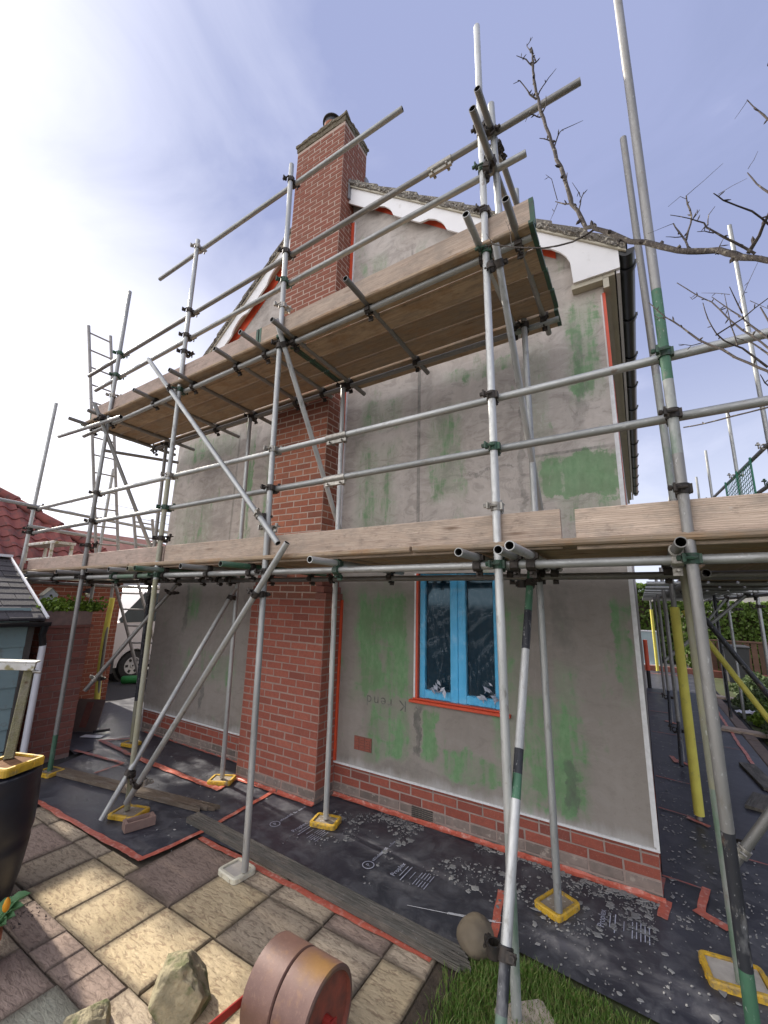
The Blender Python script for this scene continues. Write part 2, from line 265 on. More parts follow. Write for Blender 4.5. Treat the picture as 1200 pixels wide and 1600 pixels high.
def roller():
    t = NT('brown_roller_iron'); v = t.vec(rnd=False); n1 = t.noise(v, 7, 6, .6); n2 = t.noise(v, 60, 4, .7)
    c = t.mix(t.rng(n1, .3, .7), (.165, .09, .07), (.11, .058, .047)); c = t.mix(t.rng(n2, .55, .75, 0, .6), c, (.24, .14, .10)); c = t.mix(t.rng(t.noise(v, 16, 6, .7), .55, .7, 0, .6), c, (.22, .115, .06))
    up = t.n('ShaderNodeSeparateXYZ', {0: t.tc.outputs['Object']}); mask = t.rng(t.math('ADD', up.outputs[2], t.math('MULTIPLY', n1, .12)), .205, .25, 0, .75, True)
    right = t.rng(up.outputs[0], -.05, .12); c = t.mix(t.math('MULTIPLY', mask, right), c, (.32, .17, .045))      # a rusty patch on top
    t.col(c); t.rough(.5); t.b.inputs['Metallic'].default_value = .1; t.bump(n2, .25, .003); return t.m
M['roller'] = roller()
M['roller_end'] = mk('roller_end_red', (.30, .07, .04), (.12, .05, .035), 14, rough=.75, bump=.5, spot=(.10, .04, .03), spot_scale=7, spot_lo=.55, spot_hi=.75)
M['red_bar'] = mk('red_paint_bar', (.34, .03, .02), (.26, .025, .02), 12, rough=.5)
M['rock'] = mk('rough_rock', (.40, .34, .21), (.20, .175, .11), 16, rough=1, bump=1, bdist=.012, spot=(.11, .12, .05), spot_scale=9, spot_lo=.52, spot_hi=.65)
M['cobble'] = mk('brown_cobble', (.17, .135, .09), (.125, .10, .07), 9, rough=.8, bump=.3, spot=(.08, .065, .05), spot_scale=8, spot_lo=.58, spot_hi=.64)
M['concrete'] = mk('pale_concrete', (.46, .39, .32), (.36, .30, .25), 10, rough=.95, bump=.5, spot=(.26, .21, .17), spot_scale=18)
M['van'] = mk('white_van_paint', (.58, .56, .56), (.54, .52, .52), 3, rough=.3)
M['van_grey'] = mk('van_bumper_plastic', (.035, .035, .038), (.05, .05, .052), 8, rough=.7)
M['rubber'] = mk('tyre_rubber', (.018, .018, .019), (.028, .028, .028), 20, rough=.85)
M['hub'] = mk('wheel_trim', (.52, .52, .52), (.44, .44, .44), 10, rough=.4, metal=.3)
M['green_bottle'] = mk('green_cylinder_paint', (.03, .25, .07), (.025, .19, .05), 10, rough=.45)
M['alu'] = mk('ladder_alloy', (.36, .345, .32), (.27, .255, .24), 14, rough=.5, metal=.45, rnd=.1)
M['cable'] = mk('phone_wire', (.10, .10, .11), (.14, .14, .15), rough=.8)
M['mesh_g'] = mk('green_guard_mesh', (.025, .22, .12), (.02, .17, .10), 10, rough=.5)
M['far_wall'] = mk('far_house_wall', (.55, .52, .48), (.48, .45, .42), 2, rough=.9)
M['far_roof'] = mk('far_red_roof', (.26, .10, .075), (.20, .08, .06), 3, rough=.9, rnd=.15)
M['panel_b'] = mk('pale_blue_panel', (.36, .45, .47), (.30, .38, .41), 3, rough=.5)
M['fence'] = mk('brown_fence', (.13, .07, .045), (.09, .05, .035), 9, rough=.9, rnd=.2)
M['ply'] = mk('grey_brown_ply', (.19, .14, .12), (.14, .10, .09), 7, rough=.85, bump=.3)

# the grey base coat with the green board showing through: masks are the real patches of the wall, in metres on its face
def wall_mat():
    t = NT('grey_base_coat_on_green_board'); o = t.tc.outputs['Object']
    warp = t.n('ShaderNodeTexNoise', {'Vector': o, 'Scale': 3.2, 'Detail': 7.0, 'Roughness': .68})
    wv = t.n('ShaderNodeVectorMath', {0: warp.outputs['Color'], 1: (.5, .5, .5)}, operation='SUBTRACT')
    ws = t.n('ShaderNodeVectorMath', {0: wv.outputs[0], 1: (.32, .0, .5)}, operation='MULTIPLY')
    p = t.n('ShaderNodeVectorMath', {0: o, 1: ws.outputs[0]}, operation='ADD'); sp = t.n('ShaderNodeSeparateXYZ', {0: p.outputs[0]}); X, Z = sp.outputs[0], sp.outputs[2]
    s0 = t.n('ShaderNodeSeparateXYZ', {0: o}); X0, Z0 = s0.outputs[0], s0.outputs[2]
    ns = t.noise(t.n('ShaderNodeMapping', {0: o, 3: (1, 1, .22)}).outputs[0], 5, 8, .68); nf = t.noise(t.n('ShaderNodeMapping', {0: o, 3: (1, 1, .5)}).outputs[0], 26, 6, .7); nb = t.noise(o, 1.6, 5, .6)
    c = t.mix(t.rng(ns, .3, .7), (.50, .445, .40), (.37, .33, .295)); c = t.mix(t.rng(nb, .4, .65, 0, .45), c, (.58, .535, .49))
    c = t.mix(t.rng(nf, .60, .74, 0, .5), c, (.22, .20, .185))
    c = t.mix(t.rng(t.noise(t.n('ShaderNodeMapping', {0: o, 3: (1, 1, .6), 1: (3, 0, 7)}).outputs[0], 1.1, 4, .55), .46, .62, 0, .5), c, (.29, .265, .24))
    tw = t.noise(t.n('ShaderNodeMapping', {0: o, 2: (0, .5, 0), 3: (.8, 1, 1.5)}).outputs[0], 4.5, 8, .72, 1.3)      # trowel sweeps, damp blots, pale skims
    c = t.mix(t.rng(tw, .52, .60, 0, .30), c, (.60, .56, .52)); c = t.mix(t.rng(tw, .47, .40, 0, .42), c, (.235, .21, .19))
    bl = t.noise(t.n('ShaderNodeMapping', {0: o, 3: (1, 1, .35)}).outputs[0], 7.5, 7, .75, .6); c = t.mix(t.rng(bl, .62, .70, 0, .5), c, (.17, .155, .14))
    nv = t.noise(t.n('ShaderNodeMapping', {0: o, 3: (1, 1, .10)}).outputs[0], 13, 6, .65, .3)
    c = t.mix(t.rng(t.math('ADD', Z0, t.math('MULTIPLY', nb, .3)), 2.32, 2.52, .72, 0, True), c, (.20, .178, .158))      # shade under the lower boards, painted into the coat colour
    def box(x0, x1, z0, z1, k, soft=.35, warped=True):
        a, b = (X, Z) if warped else (X0, Z0)
        dx = t.math('DIVIDE', t.math('ABSOLUTE', t.math('SUBTRACT', a, (x0 + x1) / 2)), (x1 - x0) / 2)
        dz = t.math('DIVIDE', t.math('ABSOLUTE', t.math('SUBTRACT', b, (z0 + z1) / 2)), (z1 - z0) / 2)
        return t.rng(t.math('MAXIMUM', dx, dz), 1 - soft, 1 + soft * .3, k, 0, True)
    acc = None
    GR = [(-2.62, -1.86, .90, 2.12, .86), (-2.45, -1.88, .42, .95, .62), (-1.80, -1.62, .48, 1.02, .85), (-1.62, -1.02, .40, .64, .75), (-.95, -.40, .40, 1.28, .74), (-.74, -.48, .36, .84, .85), (-1.12, -.82, .6, 2.1, .55),
          (-.70, .05, 2.82, 3.24, .95), (-.55, .02, 2.55, 2.95, .45), (-1.75, -1.35, 2.90, 3.95, .55), (-2.70, -2.10, 2.45, 3.75, .42), (-2.65, -2.05, 3.85, 4.25, .5), (-.35, -.05, 3.7, 4.75, .62), (-.75, -.5, 3.3, 4.4, .3), (-1.6, -.8, 4.15, 4.35, .45),
          (-4.62, -4.42, 2.4, 4.3, .75), (-4.2, -3.95, 2.4, 4.2, .35), (-6.2, -4.75, 3.95, 4.4, .5), (-6.2, -5.2, 2.4, 3.4, .38), (-5.6, -5.25, 1.5, 2.1, .55), (-5.0, -4.4, .8, 1.2, .5), (-4.15, -3.95, .75, 1.3, .75), (-2.6, -2.3, 5.6, 6.3, .45), (-1.9, -1.75, 5.4, 6.2, .5), (-.16, -.03, 1.2, 2.1, .55), (-.62, -.40, 1.0, 1.5, .5)]
    for g in GR:
        b = box(*g); acc = b if acc is None else t.math('MAXIMUM', acc, b)
    gm = t.rng(t.math('ADD', acc, t.math('ADD', t.math('ADD', t.math('MULTIPLY', t.math('SUBTRACT', ns, .5), 1.9), t.math('MULTIPLY', t.math('SUBTRACT', nv, .5), 1.3)), t.math('MULTIPLY', t.math('SUBTRACT', tw, .5), 1.5))), .38, .80, 0, .80)
    gm = t.math('MAXIMUM', gm, t.math('MULTIPLY', acc, t.rng(t.math('ADD', ns, t.math('MULTIPLY', nf, .4)), .45, .85, .15, .62)))      # thin skim the green shows through
    stray = t.rng(t.noise(t.n('ShaderNodeMapping', {0: o, 3: (1, 1, .45)}).outputs[0], 3.1, 8, .72), .58, .68, 0, .55)
    gm = t.math('MAXIMUM', gm, stray)
    gcol = t.mix(t.rng(nf, .35, .7), (.095, .25, .095), (.18, .335, .16)); gcol = t.mix(t.rng(t.noise(o, 2.2, 4, .6), .42, .6, 0, .7), gcol, (.11, .20, .09))
    c = t.mix(gm, c, gcol)
    dk = None
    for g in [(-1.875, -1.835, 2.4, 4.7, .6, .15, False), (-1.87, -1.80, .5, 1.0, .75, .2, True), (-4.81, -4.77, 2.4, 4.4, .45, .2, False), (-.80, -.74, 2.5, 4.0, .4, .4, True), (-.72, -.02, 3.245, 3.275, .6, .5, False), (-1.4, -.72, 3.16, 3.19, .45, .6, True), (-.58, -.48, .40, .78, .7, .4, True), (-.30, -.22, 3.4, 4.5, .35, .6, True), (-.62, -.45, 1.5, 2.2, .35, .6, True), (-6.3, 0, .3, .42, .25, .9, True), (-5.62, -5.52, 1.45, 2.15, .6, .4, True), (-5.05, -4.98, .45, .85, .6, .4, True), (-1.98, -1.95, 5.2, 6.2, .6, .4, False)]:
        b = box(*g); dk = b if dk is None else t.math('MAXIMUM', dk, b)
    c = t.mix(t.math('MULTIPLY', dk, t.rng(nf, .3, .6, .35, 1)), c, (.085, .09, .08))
    sm = t.rng(t.math('ADD', Z0, t.math('MULTIPLY', ns, .25)), .43, .53, .55, 0, True); c = t.mix(sm, c, (.46, .45, .44))   # splashed white at the foot of the coat
    # mesh weave scratched into the coat
    wv_ = t.n('ShaderNodeTexWave', {'Vector': o, 'Scale': 34.0, 'Distortion': 1.2, 'Detail': 2.0}, bands_direction='Z').outputs['Fac']
    t.col(c); t.rough(t.rng(ns, .3, .7, .62, .9)); t.bump(t.math('ADD', t.math('ADD', t.math('MULTIPLY', ns, 1.0), t.math('MULTIPLY', nf, .6)), t.math('MULTIPLY', wv_, .08)), .55, .012); t.b.inputs['Specular IOR Level'].default_value = .3
    return t.m
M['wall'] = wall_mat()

# ------------------------------------------------------------------ building helpers
def V(*a): return Vector(a)
class MB:
    """collects shapes for ONE mesh"""
    def __init__(s): s.v, s.f, s.mi = [], [], []
    def add(s, vs, fs, mi=0):
        o = len(s.v); s.v += [tuple(v) for v in vs]; s.f += [tuple(i + o for i in f) for f in fs]; s.mi += [mi] * len(fs)
    def box(s, x0, x1, y0, y1, z0, z1, mi=0, T=None):
        vs = [V(x, y, z) for z in (z0, z1) for y in (y0, y1) for x in (x0, x1)]
        if T is not None: vs = [T @ v for v in vs]
        s.add(vs, [(0, 2, 3, 1), (4, 5, 7, 6), (0, 1, 5, 4), (2, 6, 7, 3), (0, 4, 6, 2), (1, 3, 7, 5)], mi)
    def prism(s, prof, a, b, ax=0, mi=0, T=None, cap=True):
        """profile of 2-D points (the two axes after ax, cyclic order) swept from a to b along axis ax"""
        n = len(prof); vs = []
        for t in (a, b):
            for p, q in prof:
                w = [0, 0, 0]; w[ax] = t; w[(ax + 1) % 3] = p; w[(ax + 2) % 3] = q; vs.append(V(*w))
        if T is not None: vs = [T @ v for v in vs]
        fs = [(i, (i + 1) % n, n + (i + 1) % n, n + i) for i in range(n)]
        if cap: fs += [tuple(range(n - 1, -1, -1)), tuple(range(n, 2 * n))]
        s.add(vs, fs, mi)
    def cbox(s, x0, x1, y0, y1, z0, z1, c=.004, ax=0, mi=0, T=None):
        """box with chamfered long edges"""
        lo = [(x0, y0, z0)[(ax + k) % 3] for k in (1, 2)]; hi = [(x1, y1, z1)[(ax + k) % 3] for k in (1, 2)]
        p = [(lo[0] + c, lo[1]), (hi[0] - c, lo[1]), (hi[0], lo[1] + c), (hi[0], hi[1] - c), (hi[0] - c, hi[1]), (lo[0] + c, hi[1]), (lo[0], hi[1] - c), (lo[0], lo[1] + c)]
        s.prism(p, (x0, y0, z0)[ax], (x1, y1, z1)[ax], ax, mi, T)
    def tube(s, pts, rs, n=8, mi=0, cap=True):
        pts = [Vector(p) for p in pts]; rs = rs if hasattr(rs, '__len__') else [rs] * len(pts)
        o = len(s.v); up = None
        for i, p in enumerate(pts):
            d = (pts[min(i + 1, len(pts) - 1)] - pts[max(i - 1, 0)]).normalized()
            if up is None: up = d.orthogonal().normalized()
            up = (up - d * up.dot(d)).normalized(); q = d.cross(up)
            s.v += [tuple(p + (up * math.cos(2 * PI * k / n) + q * math.sin(2 * PI * k / n)) * rs[i]) for k in range(n)]
        for i in range(len(pts) - 1):
            for k in range(n): s.f.append((o + i * n + k, o + i * n + (k + 1) % n, o + (i + 1) * n + (k + 1) % n, o + (i + 1) * n + k)); s.mi.append(mi)
        if cap:
            e = o + (len(pts) - 1) * n
            s.f.append(tuple(range(o + n - 1, o - 1, -1))); s.f.append(tuple(range(e, e + n))); s.mi += [mi, mi]
    def grid(s, nx, ny, fn, mi=0):
        o = len(s.v); s.v += [tuple(fn(i / nx, j / ny)) for j in range(ny + 1) for i in range(nx + 1)]
        for j in range(ny):
            for i in range(nx): a = o + j * (nx + 1) + i; s.f.append((a, a + 1, a + nx + 2, a + nx + 1)); s.mi.append(mi)
    def lathe(s, prof, n=32, c=(0, 0, 0), mi=0):
        o = len(s.v); m = len(prof)
        s.v += [(c[0] + r * math.cos(2 * PI * k / n), c[1] + r * math.sin(2 * PI * k / n), c[2] + z) for r, z in prof for k in range(n)]
        for i in range(m - 1):
            for k in range(n): s.f.append((o + i * n + k, o + i * n + (k + 1) % n, o + (i + 1) * n + (k + 1) % n, o + (i + 1) * n + k)); s.mi.append(mi)
    def mesh(s, name, mats, smooth=None):
        me = bpy.data.meshes.new(name); me.from_pydata(s.v, [], s.f)
        mats = mats if isinstance(mats, (list, tuple)) else [mats]
        for m in mats: me.materials.append(M[m])
        if len(mats) > 1: me.polygons.foreach_set('material_index', s.mi)
        if smooth is not None:
            me.polygons.foreach_set('use_smooth', [True] * len(me.polygons)); me.set_sharp_from_angle(angle=math.radians(smooth))
        me.update(); return me
    def build(s, name, mats, parent=None, smooth=None):
        return put(name, s.mesh(name, mats, smooth), parent)
def put(name, me, parent=None, mw=None):
    o = bpy.data.objects.new(name, me); C.objects.link(o)
    if parent is not None:
        o.parent = parent; o.matrix_parent_inverse = WORLD[parent.name].inverted() if parent.name in WORLD else Matrix()
    if mw is not None: o.matrix_basis = mw
    return o
WORLD = {}
def thing(name, label, cat, loc=(0, 0, 0), group=None):
    o = bpy.data.objects.new(name, None); C.objects.link(o); o.location = loc; o.empty_display_size = .1
    WORLD[o.name] = Matrix.Translation(loc); tag(o, label, cat, group); return o
def tag(o, label=None, cat=None, group=None, kind=None):
    for k, v in (('label', label), ('category', cat), ('group', group), ('kind', kind)):
        if v: o[k] = v
    return o
def structure(o): o['kind'] = 'structure'; return o
def rotz(a): return Matrix.Rotation(a, 4, 'Z')
def at(x, y, z, rz=0): return Matrix.Translation((x, y, z)) @ rotz(rz)

# ------------------------------------------------------------------ the ground
g = MB(); g.box(-400, 400, -400, 400, -.6, -.045); structure(g.build('ground', 'asphalt'))
g = MB(); g.add([(-4.9, -6, -.02), (-1.093, -6, -.02), (-1.093, -1.15, -.02), (-3.3, -1.15, -.02), (-4.9, -1.68, -.02)], [(0, 1, 2, 3, 4)]); patio = structure(g.build('patio', 'joint'))
g = MB(); g.grid(20, 30, lambda u, v: V(-1.09 + u * 5, -6 + v * 5.2, -.012 + .008 * noise.noise(V(u * 9, v * 14, 0)))); structure(g.build('lawn', 'lawn'))
g = MB(); g.grid(4, 24, lambda u, v: V(-1.088 + u * .11 + .02 * noise.noise(V(v * 9, 3, 0)) * u, -3.4 + v * 2.3, -.004 + .012 * noise.noise(V(u * 4, v * 30, 2)))); structure(g.build('soil_strip', 'soil'))
g = MB(); g.box(1.5, 60, -1, 90, -.07, -.03); structure(g.build('garden_soil', 'lawn'))
# riven slabs, each its own piece of the patio
def slab_mesh(w, d):
    b = MB(); c = .007; s0 = random.random() * 50
    j = lambda: random.uniform(-.004, .004)
    q = [(-w / 2 + j(), -d / 2 + j()), (w / 2 + j(), -d / 2 + j()), (w / 2 + j(), d / 2 + j()), (-w / 2 + j(), d / 2 + j())]
    def rim(k, z): return [V(x * (1 - 2 * k / w), y * (1 - 2 * k / d), z) for x, y in q]
    vs = rim(0, -.03) + rim(0, -.007) + rim(c, 0.0)
    b.add(vs, [(0, 1, 5, 4), (1, 2, 6, 5), (2, 3, 7, 6), (3, 0, 4, 7), (4, 5, 9, 8), (5, 6, 10, 9), (6, 7, 11, 10), (7, 4, 8, 11), (8, 9, 10, 11)]); return b
SL = {}
def slab(x0, x1, y0, y1, mat, z=.0):
    gap = .006; w, d = round(x1 - x0 - gap, 3), round(y1 - y0 - gap, 3)
    if (w, d, mat) not in SL: SL[w, d, mat] = slab_mesh(w, d).mesh('paving_slab', mat)
    o = put('paving_slab', SL[w, d, mat], patio); o.location = ((x0 + x1) / 2, (y0 + y1) / 2, z + random.uniform(-.003, .003)); o.rotation_euler = (random.uniform(-.004, .004), random.uniform(-.004, .004), random.uniform(-.004, .004))
rowA = [(-3.23, -2.69, 'slab_brown'), (-2.69, -2.235, 'slab_buff'), (-2.235, -1.785, 'slab_grey'), (-1.785, -1.36, 'slab_grey'), (-1.36, -1.097, 'slab_buff')]
for x0, x1, m in [(-2.69, -2.235, 'slab_grey'), (-2.235, -1.785, 'slab_grey'), (-1.785, -1.36, 'slab_brown'), (-1.36, -1.097, 'slab_grey')]: slab(x0, x1, -1.39, -1.16, m)
for x0, x1, m in rowA: slab(x0, x1, -1.81, -1.24 if x0 < -3 else -1.39, m)
for x0, x1, m in [(-4.85, -4.43, 'slab_grey'), (-4.43, -3.98, 'slab_grey'), (-3.98, -3.6, 'slab_grey'), (-3.6, -3.23, 'slab_buff')]: slab(x0, x1, -1.81, -1.69, m)
rowB = [(-4.85, -4.5, 'slab_grey'), (-4.5, -3.96, 'slab_brown'), (-3.96, -3.62, 'slab_grey'), (-3.62, -3.175, 'slab_buff'), (-3.175, -2.70, 'slab_buff'), (-2.70, -2.25, 'slab_buff'), (-2.25, -1.79, 'slab_buff'), (-1.79, -1.36, 'slab_buff'), (-1.36, -1.097, 'slab_buff')]
for x0, x1, m in rowB: slab(x0, x1, -2.24, -1.81, m)
for x0, x1, m in [(-3.9, -3.45, 'slab_grey'), (-3.45, -3.0, 'slab_brown'), (-3.0, -2.78, 'slab_brown'), (-2.78, -2.58, 'slab_brown'), (-2.58, -2.34, 'slab_brown'), (-2.34, -1.95, 'slab_grey'), (-1.95, -1.5, 'slab_buff'), (-1.5, -1.097, 'slab_buff')]: slab(x0, x1, -2.43, -2.24, m)
for x0, x1, m in [(-3.5, -3.07, 'slab_grey'), (-3.07, -2.64, 'slab_brown'), (-1.86, -1.43, 'slab_buff'), (-1.43, -1.097, 'slab_buff')]: slab(x0, x1, -2.86, -2.43, m)
slab(-2.635, -1.86, -3.05, -2.435, 'slab_green', .012)
for x0 in (-3.5, -3.07, -2.5, -1.9, -1.5): slab(x0, x0 + .41, -3.5, -3.06, 'slab_grey')

# ------------------------------------------------------------------ the house
house = thing('house', 'two storey brick house with its gable coated in patchy grey and green base coat', 'house', (-3.15, 2, 0))
HX0, HX1 = -6.3, 0.0
APEX = (-3.3, 7.82)
def zr(x): return 4.98 + (0.2 - x) * (APEX[1] + .05 - 4.98) / 3.5 if x > APEX[0] else 5.03 + (x + 6.5) * (APEX[1] + .05 - 5.03) / 3.2     # roof line (tile underside) at x
# shell: gable coat with the window opening, side and back walls
w = MB(); yw = -.010
WX0, WX1, WZ0, WZ1 = -1.853, -1.035, 1.035, 2.21
def q(x0, x1, z0, z1): w.add([(x0, yw, z0), (x1, yw, z0), (x1, yw, z1), (x0, yw, z1)], [(0, 1, 2, 3)])
q(HX0, WX0, .318, WZ1); q(WX0, WX1, .318, WZ0); q(WX1, HX1, .318, WZ1); q(HX0, HX1, WZ1, 4.85)
w.add([(HX0, yw, 4.85), (HX1, yw, 4.85), (HX1, yw, zr(0) - .1), (APEX[0], yw, APEX[1] - .06), (HX0, yw, zr(HX0) - .1)], [(0, 1, 2, 3, 4)])
for (a, b) in [((WX0, WZ0), (WX0, WZ1)), ((WX0, WZ1), (WX1, WZ1)), ((WX1, WZ1), (WX1, WZ0))]: w.add([(a[0], yw, a[1]), (b[0], yw, b[1]), (b[0], .10, b[1]), (a[0], .10, a[1])], [(0, 1, 2, 3)])
w.add([(HX0, yw, .318), (HX1, yw, .318), (HX1, .04, .318), (HX0, .04, .318)], [(0, 3, 2, 1)])
w.add([(HX1, yw, .318), (HX1, 9, .318), (HX1, 9, 5.0), (HX1, yw, 5.0)], [(0, 1, 2, 3)]); w.add([(HX0, yw, 0), (HX0, 9, 0), (HX0, 9, 5.0), (HX0, yw, 5.0)], [(3, 2, 1, 0)])
w.add([(HX0, 9, 0), (HX1, 9, 0), (HX1, 9, 5), (APEX[0], 9, 7.7), (HX0, 9, 5)], [(4, 3, 2, 1, 0)])
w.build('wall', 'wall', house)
# inside of the room behind the window
w = MB(); w.add([(WX0 - .5, .9, .6), (WX1 + .5, .9, .6), (WX1 + .5, .9, 2.5), (WX0 - .5, .9, 2.5)], [(3, 2, 1, 0)]); w.build('room_back', 'dark_wood', house)

def brick_proto(w_, h_, d_, mat, name='brick', var=4):
    out = []
    for k in range(var):
        b = MB(); c = .005; j = lambda: random.uniform(-.0025, .0025)
        cs = [(-w_ / 2, -h_ / 2), (w_ / 2, -h_ / 2), (w_ / 2, h_ / 2), (-w_ / 2, h_ / 2)]
        cs = [(x + j(), z + j()) for x, z in cs]
        vs = [V(x, 0, z) for x, z in cs]                                     # rim of the back (y = 0 is the mortar plane side)
        vs = [V(x, d_, z) for x, z in cs] + [V(x, c, z) for x, z in cs] + [V(x * (1 - 2 * c / w_), j() * .5, z * (1 - 2 * c / h_)) for x, z in cs]
        b.add(vs, [(0, 1, 5, 4), (1, 2, 6, 5), (2, 3, 7, 6), (3, 0, 4, 7), (4, 5, 9, 8), (5, 6, 10, 9), (6, 7, 11, 10), (7, 4, 8, 11), (8, 9, 10, 11)])
        out.append(b.mesh(name, mat))
    return out
BP = {}
def bricks_face(org, along, normal, width, z0, courses, mat, parent, name='brick', start=0, course=.075, stretcher=.225, first=0, keep=None, stuff=None, end=None):
    """a face of stretcher bond; org = lower left corner seen from outside, along = unit vector, normal = outward; returns the bricks made"""
    along, normal = Vector(along), Vector(normal); made = []
    R3 = Matrix((along, -normal, V(0, 0, 1))).transposed().to_4x4()
    for k in range(courses):
        z = z0 + (k + .5) * course; x = 0.0; off = .5 * stretcher if (k + start) % 2 else 0
        edges = [0.0]; t = off if off else stretcher
        while t < width - .03: edges.append(t); t += stretcher
        edges.append(width)
        for a, b in zip(edges, edges[1:]):
            wd = round(b - a - .010, 3); cx = (a + b) / 2
            if wd < .02: continue
            P = Vector(org) + along * cx + V(0, 0, z - org[2]); P += normal * random.uniform(-.0015, .002)
            if (wd, mat, name) not in BP: BP[wd, mat, name] = brick_proto(wd, course - .010, .03, mat, name)
            me = random.choice(BP[wd, mat, name])
            mw = Matrix.Translation(P) @ R3 @ Matrix.Rotation(random.uniform(-.006, .006), 4, 'Y')
            if stuff is None or (keep and keep(P)):
                made.append(put(name, me, parent, mw))
            else:
                stuff.add([mw @ v.co for v in me.vertices], [tuple(p.vertices) for p in me.polygons])
    return made
# plinth: two red courses over two cement-washed ones
plinth = None
b = MB(); b.box(HX0, HX1 - .004, .0035, .1, -.05, .318); b.box(HX1 - .1, HX1 - .004, .1, 9, -.05, .318)
plinth = b.build('plinth', 'mortar_pl', house)
bricks_face((HX0, 0, .125), (1, 0, 0), (0, -1, 0), 6.3, .125, 2, 'brick_plinth', plinth, 'plinth_brick', start=0)
bricks_face((HX0, 0, -.03), (1, 0, 0), (0, -1, 0), 6.3, -.025, 2, 'cement_brick', plinth, 'washed_brick', start=1)
cut = MB(); bricks_face((HX0, -.004, .275), (1, 0, 0), (0, -1, 0), 6.3, .275, 1, 'brick_plinth', plinth, 'brick_course', start=1, course=.043, stuff=cut); cut.build('top_course', 'brick_plinth', plinth)['kind'] = 'stuff'
b = MB()
for k in range(6): b.box(-1.895, -1.69, -.008, .004, .035 + k * .016, .043 + k * .016)
b.build('plinth_vent', 'dark_wood', plinth)
bricks_face((HX1, .1, .125), (0, 1, 0), (1, 0, 0), 2.0, .125, 2, 'brick_plinth', plinth, 'plinth_brick', start=1)
# chimney breast and stack
CX0, CX1, CY = -3.906, -2.791, -.297; UX0, UX1 = -3.7935, -2.9035
chim = None
b = MB(); e = .003
b.box(CX0 + e, CX1 - e, CY + e, 0, -.05, 1.96); b.box(UX0 + e, UX1 - e, CY + e, .05, 1.96, 7.0, 1); b.box(UX0 + e, UX1 - e, CY + e, .245, 7.0, 8.50, 1)
chim = b.build('chimney', ['mortar', 'mortar_up'], house)
rest = MB()
cut_z = 4.05
keep = lambda P: P.z < cut_z
bricks_face((CX0, CY, .125), (1, 0, 0), (0, -1, 0), 1.115, .125, 24, 'brick', chim, start=1)
bricks_face((CX1, CY, .125), (0, 1, 0), (1, 0, 0), .292, .125, 24, 'brick', chim, start=0, stretcher=.21)
bricks_face((CX0, CY, -.025), (1, 0, 0), (0, -1, 0), 1.115, -.025, 2, 'cement_brick', chim, 'washed_brick', start=1)
bricks_face((CX1, CY, -.025), (0, 1, 0), (1, 0, 0), .292, -.025, 2, 'cement_brick', chim, 'washed_brick', start=1)
bricks_face((UX0, CY, 1.927), (1, 0, 0), (0, -1, 0), .89, 1.927, 87, 'brick_up', chim, start=0, keep=lambda P: 2.4 < P.z < cut_z, stuff=rest)
bricks_face((UX1, CY, 1.927), (0, 1, 0), (1, 0, 0), .292, 1.927, 68, 'brick_up', chim, start=1, stretcher=.21, keep=lambda P: 2.4 < P.z < 3.0, stuff=rest)
bricks_face((UX1, CY, 7.03), (0, 1, 0), (1, 0, 0), .54, 7.027, 19, 'brick_up', chim, start=1, stuff=rest)
bricks_face((UX0, .245, 7.03), (0, -1, 0), (-1, 0, 0), .54, 7.027, 19, 'brick_up', chim, start=1, stuff=rest)
rest.build('upper_brickwork', 'brick_up', chim)['kind'] = 'stuff'
for (a, c) in ((CX1, UX1), (CX0, UX0)):                                      # sloping shoulders where the breast narrows
    b = MB(); s = 1 if a == CX1 else -1
    for k in range(4):
        z0 = 1.93 + k * .072; xa = a - s * .03 * k
        b.prism([(CY - .004, z0), (.0, z0), (.0, z0 + .066), (CY - .004, z0 + .066)], xa + s * .012, c - s * .02, 0)
    b.build('shoulder', 'brick_dark', chim)
b = MB()                                                                    # lumpy, mossy cap of two oversailing courses and flaunching
cxm, cym = (UX0 + UX1) / 2, (CY + .245) / 2; hw, hd = (UX1 - UX0) / 2 + .018, (.245 - CY) / 2 + .018
ring = []
for lev, (k, z) in enumerate(((.03, 8.498), (.012, 8.505), (.010, 8.575), (-.004, 8.585), (-.002, 8.63), (.01, 8.655), (.10, 8.685), (.25, 8.70))):
    pts = []
    for (xa, ya), (xb, yb) in zip([(-1, -1), (1, -1), (1, 1), (-1, 1)], [(1, -1), (1, 1), (-1, 1), (-1, -1)]):
        for i in range(22):
            f = i / 22; x, y = (xa + (xb - xa) * f) * (hw - k), (ya + (yb - ya) * f) * (hd - k); pts.append((x, y))
    for x, y in pts:
        d = .014 * noise.noise(V(x * 12, y * 12, z * 14)) + .010 * noise.noise(V(x * 40, y * 40, z * 40)) + (.012 if lev in (5, 6) else 0) * noise.noise(V(x * 7, y * 7, 3))
        r_ = math.hypot(x, y); b.v.append((cxm + x * (1 + d / r_), cym + y * (1 + d / r_), z + d * .8))
m = 88
for i in range(7):
    for k in range(m): b.f.append((i * m + k, i * m + (k + 1) % m, (i + 1) * m + (k + 1) % m, (i + 1) * m + k)); b.mi.append(0)
b.f.append(tuple(range(7 * m, 8 * m))); b.mi.append(0)
b.build('chimney_cap', 'moss_cap', chim)
b = MB(); b.cbox(UX0 - .03, UX1 + .03, .21, .285, 7.95, 8.05, .01); b.build('lead_flashing', 'lead', chim)
b = MB(); b.lathe([(.17, 8.64), (.13, 8.74)], 20, (-3.39, -.02, 0)); b.lathe([(.125, 8.68), (.108, 8.98), (.122, 9.0), (.122, 9.05), (.10, 9.06), (.10, 8.8)], 24, (-3.39, -.02, 0)); b.build('chimney_pot', 'pot', chim, 40)
